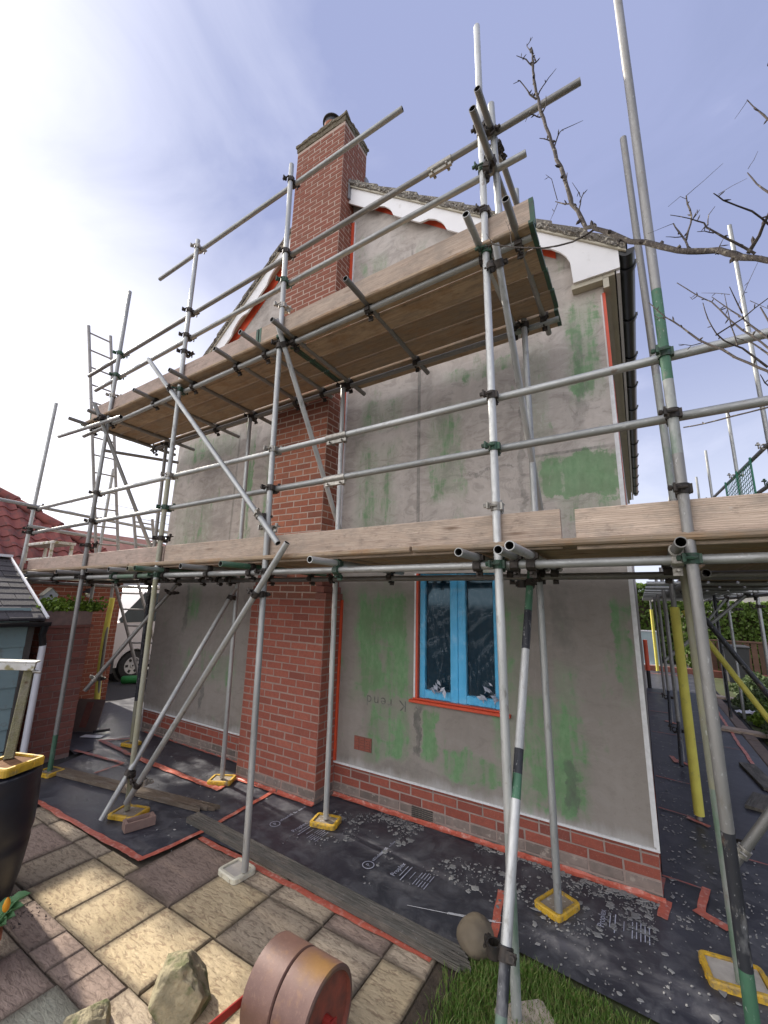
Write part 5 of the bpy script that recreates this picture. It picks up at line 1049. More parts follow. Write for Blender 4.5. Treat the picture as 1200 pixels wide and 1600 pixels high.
for k in range(12):
    a = 2 * PI * k / 12 + r_.random() * .5; l_ = r_.uniform(.18, .27); o_ = V(-3.08, -2.66, .13)
    if k < 5: a = .45 + k * .32
    b.grid(3, 7, lambda u, v: o_ + V(math.cos(a) * (.03 + l_ * v * .75) - math.sin(a) * (u - .5) * .095 * math.sin(PI * min(1, v * .85 + .15)), math.sin(a) * (.03 + l_ * v * .75) + math.cos(a) * (u - .5) * .095 * math.sin(PI * min(1, v * .85 + .15)), l_ * (1.25 * v - .75 * v * v) + .02 * abs(u - .5) * 2 + .008 * math.sin(v * 12 + u * 5)))
b.build('leaf_cluster', 'tulip_leaf', t, 60)
b = MB(); b.tube([(-3.05, -2.65, .12), (-2.98, -2.62, .24), (-2.935, -2.60, .30)], .006, 6); b.build('stem', 'tulip_leaf', t)
b = MB(); b.lathe([(.003, 0), (.014, .012), (.017, .032), (.011, .056), (.002, .068)], 9, (-2.93, -2.598, .295)); b.build('bud', 'petal', t, 50)
b = MB(); r_ = random.Random(8)
for k in range(60):
    x, y = -3.42 + r_.gauss(0, .10), -2.36 + r_.gauss(0, .06); flx = r_.uniform(.006, .018); a = r_.random() * 6
    b.add([V(x - flx, y, .006), V(x, y - flx * .5, .012), V(x + flx * math.cos(a), y + flx * math.sin(a), .02), V(x, y + flx * .4, .007)], [(0, 1, 2, 3)])
tag(b.build('leaf_litter', 'bark'), 'dry dark leaves blown against the foot of the barrel', 'leaf litter', kind='stuff')

# ------------------------------------------------------------------ lawn grass
b = MB(); r_ = random.Random(21)
def edge_y(x): return -1.17 if x < -.97 else -.95 - (x + .97) * .085
for i in range(46000):
    x = -1.03 + 1.5 * r_.random(); y = -1.0 - 1.25 * r_.random() ** 1.3
    if y > edge_y(x) - .01 - .05 * r_.random() ** 2 or (x < -.94 and r_.random() < .75): continue
    if r_.random() < .35 + .9 * noise.noise(V(x * 4, y * 4, 0)) * (1 if x > -.3 else .4): continue
    h = r_.uniform(.025, .065) * (1.15 if x < -.45 else .8); a = r_.random() * 2 * PI; w_ = r_.uniform(.0016, .003); le = r_.uniform(.1, .75) * h; a2 = r_.random() * 2 * PI; dx, dy = math.cos(a) * w_, math.sin(a) * w_; lx, ly = math.cos(a2) * le, math.sin(a2) * le; z = -.012
    k = len(b.v); b.v += [(x - dx, y - dy, z), (x + dx, y + dy, z), (x + dx * .8 + lx * .35, y + dy * .8 + ly * .35, z + h * .6), (x - dx * .8 + lx * .35, y - dy * .8 + ly * .35, z + h * .6), (x + lx, y + ly, z + h)]
    b.f += [(k, k + 1, k + 2, k + 3), (k + 3, k + 2, k + 4)]; b.mi += [0, 0]
tag(b.build('grass', 'grass'), 'short green lawn grass by the near standards', 'grass', kind='stuff')

# ------------------------------------------------------------------ left side: shed, pier, planter, garage, van
t = thing('shed', 'pale teal clad garden shed with a dark shingle roof', 'shed', (-6.7, -2.6, 0)); sx = -6.05
b = MB(); b.box(-8.5, sx - .02, -4.2, -1.62, 0, 1.64); b.add([(-8.5, -1.62, 1.62), (sx, -1.62, 1.62), (-7.33, -1.62, 2.36)], [(0, 1, 2)]); b.build('wall', 'dark_wood', t)
for k, z0 in enumerate((-.02, .215, .435, .655, .875, 1.09, 1.305, 1.52)):
    b = MB(); b.add([(sx + .012, -4.2, z0 + .005), (sx + .012, -1.66, z0 + .005), (sx - .004, -1.66, z0 + .225), (sx - .004, -4.2, z0 + .225), (sx - .018, -4.2, z0 + .005), (sx - .018, -1.66, z0 + .005)], [(0, 1, 2, 3), (4, 5, 1, 0), (1, 5, 2)]); b.build('cladding_board', 'teal', t)
b = MB(); b.cbox(sx - .03, sx + .025, -1.66, -1.60, 0, 1.62, .004, 2); b.build('corner_post', 'dark_wood', t)
e0, e1 = Vector((-5.90, 0, 1.625)), Vector((-7.42, 0, 2.385)); sl = (e1 - e0); slN = Vector((-sl.z, 0, sl.x)).normalized() * -1
rf = MB(); rf.add([(e0.x, -4.4, e0.z - .02), (e0.x, -1.56, e0.z - .02), (e1.x, -1.56, e1.z - .02), (e1.x, -4.4, e1.z - .02)], [(0, 1, 2, 3)]); rf.add([(e1.x, -4.4, e1.z - .02), (e1.x, -1.56, e1.z - .02), (-8.9, -1.56, 1.62), (-8.9, -4.4, 1.62)], [(0, 1, 2, 3)]); roof_s = rf.build('roof', 'felt', t)
SHN = {}
for r in range(11):
    y = -1.565 - (.16 if r % 2 else 0) * 1.0; f0, f1 = r / 11, (r + 1.06) / 11; pa, pb = e0 + sl * f0 + slN * .013, e0 + sl * f1 + slN * .004
    ys = [-1.565] + [-1.565 - (.165 if r % 2 else .33) - .33 * k for k in range(9)]
    for ya, yb in zip(ys, ys[1:]):
        if yb < -4.3: break
        b = MB(); j = random.uniform(-.004, .004); A, B_ = pa + V(0, 0, j), pb
        top = [V(A.x, ya - .003, A.z), V(A.x, yb + .003, A.z), V(B_.x, yb + .003, B_.z), V(B_.x, ya - .003, B_.z)]; b.add(top + [v - V(0, 0, .018) for v in top], [(3, 2, 1, 0), (0, 1, 5, 4), (1, 2, 6, 5), (0, 4, 7, 3)]); b.build('shingle', 'felt', roof_s)
b = MB(); b.tube([(e0.x + .02, -1.545, e0.z + .012), (e1.x, -1.545, e1.z + .012)], .017, 4); b.box(e1.x - .10, e1.x + .12, -4.4, -1.55, e1.z + .0, e1.z + .035); b.build('verge_trim', 'white_paint', t)
b = MB(); pr = [(e0.x + .03 + .05 * math.cos(a), e0.z - .035 + .05 * math.sin(a)) for a in [PI + PI * i / 8 for i in range(9)]]; b.prism([(z, x) for x, z in pr], -4.4, -1.52, 1); b.build('gutter', 'black_upvc', t, 40)
b = MB(); b.tube([(e0.x + .02, -1.555, 1.56), (-5.99, -1.53, 1.44), (-6.0, -1.50, 1.32)], .036, 12); b.build('downpipe_bend', 'black_upvc', t, 40); b = MB(); b.tube([(-6.01, -1.485, .12), (-6.02, -1.48, 0)], .036, 12); b.build('downpipe_shoe', 'black_upvc', t, 40); b = MB(); b.tube([(-6.0, -1.50, 1.34), (-6.01, -1.485, .1)], .034, 14); b.build('downpipe', 'white_paint', t, 40)
# dark brick pier wall and the planter behind it
t = thing('brick_pier', 'dark red brick garden wall end beside the shed', 'wall', (-6.4, -1.2, 0)); b = MB(); b.box(-7.6, -6.156, -1.464, -.956, -.05, 1.70); core = b.build('mortar_core', 'mortar_dark', t)
bricks_face((-6.15, -1.47, 0), (0, 1, 0), (1, 0, 0), .52, .0, 20, 'brick_dark', t, 'brick', 1); bricks_face((-6.6, -1.47, 0), (1, 0, 0), (0, -1, 0), .45, .0, 20, 'brick_pink', t, 'brick', 0)
b = MB(); b.cbox(-7.6, -6.13, -1.49, -.93, 1.50, 1.53, .005, 0); b.build('coping', 'brick_dark', t)
def leaves(b, n, fn, s0, s1, r_, up=.2):
    for i in range(n):
        p = fn(r_); s_ = r_.uniform(s0, s1); d = Vector((r_.gauss(0, 1), r_.gauss(0, 1), r_.gauss(up, .8))).normalized(); q_ = d.orthogonal().normalized(); q_ = (q_ * math.cos(i) + d.cross(q_) * math.sin(i)); w_ = d.cross(q_) * s_ * .38
        b.add([p - q_ * s_ * .5, p + w_ , p + q_ * s_ * .5 + d * s_ * .12, p - w_], [(0, 1, 2, 3)])
t = thing('hedge_plant', 'bright yellow green clipped planting along the top of the brick pier', 'plant', (-6.5, -1.2, 1.7)); b = MB(); r_ = random.Random(3)
leaves(b, 2600, lambda r: (lambda y, u: V(-6.42 + r.gauss(0, .13), y, 1.70 + abs(r.gauss(0, .06)) * (1 + .8 * noise.noise(V(y * 5, 0, 0)))))(r.uniform(-1.62, -.80), 0), .03, .06, r_); b.build('foliage', 'hedge_y', t)
b = MB(); b.box(-6.6, -6.3, -1.5, -.9, 1.70, 1.74); b.build('soil', 'soil', t)
t = thing('birdhouse', 'small pale birdhouse with a round hole above the planting', 'birdhouse', (-6.75, -1.52, 1.7)); b = MB(); X = -6.72; b.prism([(-1.325, 1.78), (-1.165, 1.78), (-1.165, 1.90), (-1.245, 1.98), (-1.325, 1.90)], X - .12, X, 0); b.build('box', 'white_paint', t)
b = MB(); b.add([(X + .02, -1.34, 1.885), (X + .02, -1.245, 1.99), (X - .14, -1.245, 1.99), (X - .14, -1.34, 1.885), (X + .02, -1.15, 1.885), (X - .14, -1.15, 1.885)], [(0, 1, 2, 3), (1, 4, 5, 2)]); b.build('roof', 'cream', t)
b = MB(); b.lathe([(0, .002), (.017, .002), (.017, 0)], 14); put('hole', b.mesh('hole', 'tube_in'), t, Matrix.Translation((X + .001, -1.245, 1.885)) @ Matrix.Rotation(PI / 2, 4, 'Y')); b = MB(); b.tube([(X - .06, -1.245, 1.2), (X - .06, -1.245, 1.79)], .015, 6); b.build('pole', 'dark_wood', t)
# garage
t = thing('garage', 'red brick garage with a red pantile hipped roof at the far left', 'garage', (-10, -1.5, 0)); gx, gy = -8.6, .62
b = MB(); b.box(-13, gx - .006, -5, gy - .006, -.05, 2.28); b.build('wall', 'mortar', t)
st = MB(); bricks_face((gx, -2.6, 0), (0, 1, 0), (1, 0, 0), 3.22, 0, 30, 'brick_pink', t, 'brick', 0, stuff=st); st.build('brickwork', 'brick_pink', t)['kind'] = 'stuff'
st = MB(); bricks_face((gx, gy, 0), (-1, 0, 0), (0, 1, 0), 3.0, 0, 30, 'brick_pink', t, 'brick', 1, stuff=st); st.build('brickwork', 'brick_pink', t)['kind'] = 'stuff'
b = MB(); b.box(-8.44, -8.40, -5, .8, 2.14, 2.25); b.box(-13, -8.40, .76, .80, 2.14, 2.25); b.build('fascia', 'cream', t); b = MB(); b.box(-8.6, -8.44, -5, .76, 2.15, 2.17); b.build('soffit', 'cream', t)
P8 = .78; rs = MB(); rs.add([(-8.38, -5, 2.24), (-8.38, .82, 2.24), (-10.9, -1.7, 2.24 + 2.52 * P8), (-10.9, -5, 2.24 + 2.52 * P8)], [(0, 1, 2, 3)]); rs.add([(-8.38, .82, 2.24), (-13.4, .82, 2.24), (-10.9, -1.7, 2.24 + 2.52 * P8)], [(0, 1, 2)]); rfg = rs.build('roof', 'pantile', t)
ta = math.atan(P8)
def pant():
    b = MB(); n = 10
    prof = [(u * .245, .020 + .028 * math.sin(2 * PI * u + .6)) for u in [i / n for i in range(n + 1)]]
    b.v += [(0, y, z + .018) for y, z in prof] + [(.36, y, z - .004) for y, z in prof] + [(0, y, z - .012) for y, z in prof]
    for i in range(n): b.f += [(i, n + 1 + i, n + 2 + i, i + 1), (i, i + 1, 2 * n + 3 + i, 2 * n + 2 + i)]; b.mi += [0, 0]
    return b.mesh('roof_tile', 'pantile', 50)
PT = pant(); nt_ = 0
for r in range(10):
    for k in range(22):
        y = .75 - .235 * (k + 1); d = (r + .5) * .31 * math.cos(ta)
        if y + .235 > .82 - d - .02 or nt_ > 290: continue
        dd = r * .31; o = put('roof_tile', PT, rfg, Matrix.Translation((-8.36 - dd * math.cos(ta), y, 2.255 + dd * math.sin(ta))) @ Matrix.Rotation(PI, 4, 'Z') @ Matrix.Scale(-1, 4, (0, 1, 0)) @ Matrix.Rotation(-ta, 4, 'Y') @ Matrix.Translation((0, random.uniform(-.004, .004), random.uniform(-.003, .003)))); nt_ += 1
b = MB()
for k in range(9):
    p0, p1 = Vector((-8.34, .86, 2.26)), Vector((-10.9, -1.7, 2.30 + 2.52 * P8)); a = lerp(p0, p1, k / 9); c = lerp(p0, p1, (k + 1.05) / 9); b.tube([a + V(0, 0, .02), c], [.10, .09], 10)
b.build('hip_tile', 'pantile', rfg, 50)
t = thing('wall_lamp', 'dark wall lamp on the garage brickwork behind the left standard', 'lamp', (-8.55, -.6, 2.0)); b = MB(); b.tube([(-8.6, -.02, 2.0), (-8.48, -.02, 2.01)], .012, 6); b.lathe([(.02, .07), (.10, .0), (.10, -.012), (.0, -.012)], 14, (-8.47, -.02, 1.95)); b.build('shade', 'cowl', t); b = MB(); b.lathe([(.0, -.10), (.035, -.08), (.04, -.02), (.0, -.01)], 10, (-8.47, -.02, 1.95)); b.build('bulb', 'far_wall', t, 40)
# van (its front is behind the garage)
t = thing('van', 'white panel van parked on the drive behind the garage corner', 'van', (-11.2, 3.2, -.04)); vx = -10.3
side = [(.62, .30), (.55, .55), (.60, .98), (.95, 1.12), (1.55, 1.35), (2.05, 2.05), (2.3, 2.2), (5.6, 2.25), (5.8, 2.0), (5.85, .35)]
b = MB()
def arch(y0): return [(y0 - .42 * math.cos(a), .33 + .42 * math.sin(a)) for a in [PI * i / 12 for i in range(13)]]
outline = side[:1][::-1] + [] ; low = [(.62, .30)] + [p for p in arch(1.98)] + [p for p in arch(4.9)] + [(5.85, .35)]
poly = low + side[::-1][1:-1]; poly = [(y, z - .04) for y, z in poly]
b.prism(poly, vx - 1.75, vx - .05, 0); b.prism([(y + (.02 if y < 3 else -.02), z) for y, z in poly], vx - .049, vx, 0); b.build('body', 'van', t)
b = MB(); b.box(vx - .3, vx + .015, .50, 1.53, .18, .52); b.box(vx - .2, vx + .012, 2.45, 4.45, .20, .38); b.box(vx, vx + .014, 2.45, 5.7, .80, .88); b.build('bumper', 'van_grey', t)
b = MB(); b.prism([(1.50, 1.36), (2.02, 1.98), (2.9, 1.98), (2.9, 1.30), (1.55, 1.28)], vx + .001, vx + .006, 0); b.build('side_window', 'glass', t)
for y in (1.98, 4.9):
    b = MB(); b.lathe([(.12, .02), (.22, .03), (.31, .02), (.335, -.02), (.335, -.16), (.2, -.18)], 32); wh = put('wheel', b.mesh('wheel', 'rubber', 40), t, Matrix.Translation((vx - .04, y, .295)) @ Matrix.Rotation(PI / 2, 4, 'Y'))
    b = MB(); b.lathe([(.0, .035), (.05, .035), (.06, .02), (.19, .03), (.215, .012)], 24)
    put('wheel_trim', b.mesh('wheel_trim', 'hub', 40), wh)
    b = MB()
    for k in range(6): T = Matrix.Rotation(k * PI / 3, 4, 'Z'); b.box(-.028, .028, .105, .17, .026, .031, 0, T)
    b.lathe([(.0, .037), (.022, .037), (.022, .03)], 10); put('trim_hole', b.mesh('trim_hole', 'rubber'), wh)
    b = MB(); b.tube([V(vx - .02, y - .40 * math.cos(a), .29 + .40 * math.sin(a)) for a in [PI * i / 14 for i in range(15)]], .03, 6); b.build('wheel_arch', 'van', t, 40)
    b = MB(); b.lathe([(.0, -.1), (.40, -.1), (.40, -.6)], 20); put('arch_liner', b.mesh('arch_liner', 'van_grey'), t, Matrix.Translation((vx, y, .30)) @ Matrix.Rotation(PI / 2, 4, 'Y'))
t = thing('gas_cylinder', 'green cylinder lying on the drive in front of the van wheel', 'cylinder', (-9.9, 1.75, 0)); b = MB(); b.lathe([(.0, -.22), (.06, -.22), (.085, -.19), (.085, .17), (.05, .21), (.02, .22), (0, .22)], 18); put('body', b.mesh('body', 'green_bottle', 40), t, Matrix.Translation((-9.95, 1.82, .05)) @ rotz(1.0) @ Matrix.Rotation(PI / 2, 4, 'Y'))
# things left near the garage: ply, trowel
t = thing('ply_board', 'brown ply offcut leaning against the brick pier', 'board', (-6.9, -.5, 0)); b = MB(); T = Matrix.Translation((-6.9, -.50, .01)) @ rotz(.5) @ Matrix.Rotation(-.28, 4, 'X'); b.cbox(-.2, .2, -.01, .01, 0, .42, .003, 2, 0, T); b.build('sheet', 'ply', t); b = MB(); b.cbox(-.05, .05, -.022, -.011, .05, .38, .003, 2, 0, T); b.build('stain', 'brick_dark', t)
t = thing('plastering_float', 'steel plastering trowel with a dark handle on the sheet', 'trowel', (-6.55, -.50, .01)); T = at(-6.55, -.52, .012, .5); b = MB(); b.cbox(-.14, .14, -.055, .055, 0, .004, .001, 0, 0, T); b.build('blade', 'white_paint', t); b = MB(); b.tube([T @ V(-.06, .08, .03), T @ V(.10, .20, .035)], .017, 8); b.build('handle', 'rubber', t)
# plank of dark board, hop-up on the far lift
t = thing('hop_up', 'pale timber hop up standing on the far left lift', 'work platform', (-7.9, -.8, 2.24)); b = MB(); b.cbox(-8.6, -7.5, -1.05, -.75, 2.66, 2.70, .004, 0); b.build('top', 'white_worn', t)
for x in (-8.5, -7.6):
    for y in (-1.03, -.77): b = MB(); b.cbox(x - .02 + (x + 8.05) * .05, x + .02 + (x + 8.05) * .05, y - .02, y + .02, 2.2, 2.66, .003, 2); b.build('leg', 'white_worn', t)
b = MB(); b.cbox(-8.5, -7.6, -1.02, -1.0, 2.42, 2.46, .003, 0); b.build('stretcher', 'white_worn', t)
# ladders
def ladder(label, foot, top, wdir, width=.40, n=14, r=.017, name='ladder'):
    foot, top = Vector(foot), Vector(top); wv = Vector(wdir).normalized() * width / 2; t = thing(name, label, 'ladder', foot)
    for s_ in (-1, 1): b = MB(); b.tube([foot + wv * s_, top + wv * s_], .024, 8); b.build('stile', 'alu', t, 40)
    for k in range(n):
        c = lerp(foot, top, (k + .6) / n); b = MB(); b.tube([c - wv, c + wv], r * .8, 6); b.build('rung', 'alu', t, 40)
ladder('tall ladder standing up through the far left end of the scaffold', (-7.0, -.45, 2.24), (-7.0, -1.17, 6.05), (0, 1, .05), .32, 14)
ladder('ladder leaning under the lower platform beyond the mossy tube', (-6.1, .25, .02), (-7.35, -.05, 2.3), (.30, .25, 0), .36, 9)
ladder('short ladder top standing beside the tall ladder on the lower lift', (-6.62, -.05, 2.24), (-6.72, -.20, 3.15), (0, 1, .0), .30, 4)

# ------------------------------------------------------------------ right side: kerb, plants, hedge, fence, bins, far house
b = MB()
for k in range(16): b.cbox(1.24, 1.40, 1.5 + k * .7, 2.19 + k * .7, -.05, .022 + random.uniform(-.005, .005), .012, 1)
structure(b.build('kerb', 'kerb'))
def shrub(name, label, loc, n, spread, h, mat, s0, s1, seed, group=None):
    t = thing(name, label, 'shrub', loc, group); r_ = random.Random(seed); b = MB()
    def fn(r):
        a = r.random() * 2 * PI; u = r.random() ** .45; z = r.random(); k = spread * u * (.55 + .6 * math.sin(PI * min(1, z + .12))); k *= 1 + .35 * noise.noise(V(math.cos(a) * 2 + seed, math.sin(a) * 2, z * 3)); return V(loc[0] + k * math.cos(a), loc[1] + k * math.sin(a), loc[2] + .03 + h * z * (1 - .3 * u))
    leaves(b, n, fn, s0, s1, r_); b.build('foliage', mat, t)
    b = MB()
    for k in range(7): a = r_.random() * 6; b.tube([loc, (loc[0] + .5 * spread * math.cos(a), loc[1] + .5 * spread * math.sin(a), loc[2] + h * .7)], [.012, .004], 5)
    b.build('stem', 'bark', t)
for i, (x, y, sp, h, m, lb) in enumerate(((1.95, 5.2, .42, .55, 'shrub', 'leafy border shrub nearest the passage kerb'), (2.3, 6.6, .55, .7, 'hedge', 'broad dark border shrub behind the outer standards'), (1.9, 7.6, .4, .45, 'shrub', 'small pale leaved border shrub by the pale plank'), (2.6, 4.4, .5, .6, 'hedge', 'dense border shrub at the right edge of the view'), (2.2, 9.2, .5, .6, 'shrub', 'border shrub in front of the brown fence'), (1.75, 6.3, .22, .28, 'hedge_y', 'small bright border plant beside the kerb'))): shrub('border_shrub', lb, (x, y, -.03), 1500 if sp > .3 else 500, sp, h, m, .05, .10, 40 + i)
def hedge(label, x0, x1, y0, y1, h, n, seed, mat='hedge'):
    t = thing('hedge', label, 'hedge', ((x0 + x1) / 2, (y0 + y1) / 2, 0)); r_ = random.Random(seed); b = MB()
    def fn(r):
        x, y, z = r.uniform(x0, x1), r.uniform(y0, y1), r.random() * h
        f = r.random()
        if f < .55: y = y0 + abs(r.gauss(0, .12))
        elif f < .8: z = h - abs(r.gauss(0, .10))
        d = .22 * noise.noise(V(x * 1.6, z * 1.6, seed)) + .1 * noise.noise(V(x * 5, z * 5, seed)); return V(x, y + d, z + .12 * noise.noise(V(x * 1.3, y, seed)))
    leaves(b, n, fn, .09, .17, r_, .3); b.build('foliage', mat, t); b = MB(); b.box(x0 + .2, x1 - .2, y0 + .35, y1, 0, h - .35); b.build('inner_branches', 'soil', t)
hedge('tall clipped green hedge along the far end of the garden', 1.1, 7.5, 14.2, 15.4, 2.2, 12000, 5); hedge('green hedge behind the pale blue panel at the end of the passage', -1.5, 2.2, 15.6, 16.8, 2.9, 6000, 6, 'hedge')
t = thing('garden_fence', 'low brown timber fence in front of the far hedge', 'fence', (4, 12.5, 0))
for k in range(34): b = MB(); x = 1.75 + k * .16; b.cbox(x, x + .13, 12.6, 12.62, 0, 1.0 + random.uniform(-.01, .01), .004, 2); b.build('fence_board', 'fence', t)
b = MB(); b.cbox(1.7, 7.2, 12.57, 12.64, 1.01, 1.06, .005, 0); b.build('fence_rail', 'fence', t)
t = thing('wheelie_bin', 'dark bin standing by the brown fence', 'bin', (2.25, 11.8, 0)); b = MB(); b.add([(1.98, 11.55, 0), (2.42, 11.55, 0), (2.42, 12.05, 0), (1.98, 12.05, 0), (1.92, 11.48, .92), (2.48, 11.48, .92), (2.48, 12.1, .92), (1.92, 12.1, .92)], [(0, 1, 5, 4), (1, 2, 6, 5), (2, 3, 7, 6), (3, 0, 4, 7)]); b.build('body', 'van_grey', t); b = MB(); b.cbox(1.90, 2.50, 11.45, 12.13, .92, .98, .02, 0); b.tube([(1.95, 12.15, .95), (2.45, 12.15, .95)], .02, 6); b.build('lid', 'van_grey', t)
t = thing('screen_panel', 'pale blue panel standing at the end of the side passage', 'panel', (.2, 13.4, 0)); b = MB(); b.cbox(-.1, .46, 13.38, 13.44, .12, 1.16, .01, 0); b.build('panel', 'panel_b', t); b = MB(); b.box(-.12, .48, 13.36, 13.46, 1.162, 1.20); b.box(-.12, .48, 13.3, 13.37, .02, .12); b.build('frame', 'white_paint', t)
t = thing('downpipe', 'orange red masked downpipe with a black foot on the far side wall', 'pipe', (.08, 9.5, 0)); b = MB(); b.tube([(.07, 9.0, .42), (.07, 9.0, 1.15)], .05, 12); b.build('masked_pipe', 'red_mask', t, 40); b = MB(); b.tube([(.07, 9.0, .0), (.07, 9.0, .419)], .045, 12); b.build('foot', 'black_upvc', t, 40)
b = MB(); b.box(-.5, 3, 12.5, 12.62, -.03, .16); structure(b.build('step_kerb', 'brick_dark'))
t = thing('guard_mesh', 'green plastic brick guard hung on the outer rails', 'guard', (1.45, 3.6, 3.3)); b = MB()
for k in range(17): y = 3.1 + k * .11; zb, zt_ = 3.42 + (y - 3.1) * .065, 3.86 + (y - 3.1) * .072; b.box(1.435, 1.441, y - .004, y + .004, zb, zt_)
for k in range(7): b.box(1.435, 1.4405, 3.1, 4.86, 3.50 + k * .055, 3.507 + k * .055)
b.build('wires', 'mesh_g', t); 
for y in (3.1, 3.98, 4.86): b = MB(); b.box(1.43, 1.447, y - .022, y + .022, 3.40 + (y - 3.1) * .065, 3.9 + (y - 3.1) * .072); b.build('frame', 'mesh_g', t)
t = thing('far_house', 'house with a red tiled roof beyond the hedge', 'house', (8, 27, 0)); b = MB(); b.box(2.6, 16, 25, 32, 0, 3.2); b.build('wall', 'far_wall', t)
b = MB(); b.add([(2.0, 24.5, 3.1), (16.5, 24.5, 3.1), (14.5, 28.5, 5.6), (5.0, 28.5, 5.6), (2.0, 32.5, 3.1), (16.5, 32.5, 3.1)], [(0, 1, 2, 3), (5, 4, 3, 2), (4, 0, 3)]); rh = b.build('roof', 'far_roof', t)
st = MB()
for k in range(11): f0, f1 = k / 11, (k + 1) / 11; a0, a1 = V(2.0 + 3 * f0, 24.5 + 4 * f0, 3.13 + 2.5 * f0), V(16.5 - 2 * f0, 24.5 + 4 * f0, 3.13 + 2.5 * f0); c0, c1 = V(2.0 + 3 * f1, 24.5 + 4 * f1, 3.10 + 2.5 * f1), V(16.5 - 2 * f1, 24.5 + 4 * f1, 3.10 + 2.5 * f1); st.add([a0, a1, c1, c0], [(0, 1, 2, 3)]); st.add([a0, a1, a1 - V(0, 0, .05), a0 - V(0, 0, .05)], [(3, 2, 1, 0)])
st.build('tile_courses', 'far_roof', rh)['kind'] = 'stuff'
for x in (4.2, 7.4, 10.6): b = MB(); b.box(x, x + 1.3, 24.96, 25.02, 1.1, 2.3); f_ = b.build('window', 'white_paint', t); b = MB(); b.box(x + .08, x + 1.22, 24.94, 24.955, 1.18, 2.22); b.build('pane', 'glass', f_)
# street side, seen under the boards beyond the van
t = thing('street_house', 'pale rendered house across the street beyond the van', 'house', (-34, 14, 0)); b = MB(); b.box(-40, -32, 6, 20, 0, 4.2); b.build('wall', 'far_wall', t); b = MB(); b.add([(-31.6, 5.6, 4.1), (-31.6, 20.4, 4.1), (-36, 17, 6.6), (-36, 9, 6.6), (-40.4, 5.6, 4.1), (-40.4, 20.4, 4.1)], [(0, 1, 2, 3), (1, 5, 2), (4, 0, 3)]); b.build('roof', 'far_roof', t)
for y in (8, 12, 16): b = MB(); b.box(-32.02, -31.96, y, y + 1.6, 1, 2.3); f_ = b.build('window', 'white_paint', t); b = MB(); b.box(-31.955, -31.94, y + .1, y + 1.5, 1.1, 2.2); b.build('pane', 'glass', f_)
t = thing('street_hedge', 'low pale green hedge across the street beyond the van', 'hedge', (-24, 12, 0)); b = MB(); leaves(b, 3000, lambda r: V(-24 + r.gauss(0, .3), r.uniform(4, 18), r.random() ** .7 * 1.5), .15, .3, random.Random(4)); b.build('foliage', 'hedge', t)
# phone wires
for i, (p0, p1, lb) in enumerate((((-76, 14, 28.8), (-12, 14, 14.6), 'highest phone wire crossing the pale sky at left'), ((-70, 14, 16.7), (-12, 14, 4.6), 'upper of the three phone wires over the garage roof'), ((-70, 14, 15.9), (-12, 14, 4.0), 'middle of the three phone wires over the garage roof'), ((-70, 14, 14.9), (-12, 14, 3.4), 'lowest of the three phone wires over the garage roof'))):
    b = MB(); b.tube([lerp(p0, p1, k / 12) - V(0, 0, .6 * math.sin(PI * k / 12)) for k in range(13)], .022, 5); tag(b.build('phone_wire', 'cable'), lb, 'wire', 'phone wires')

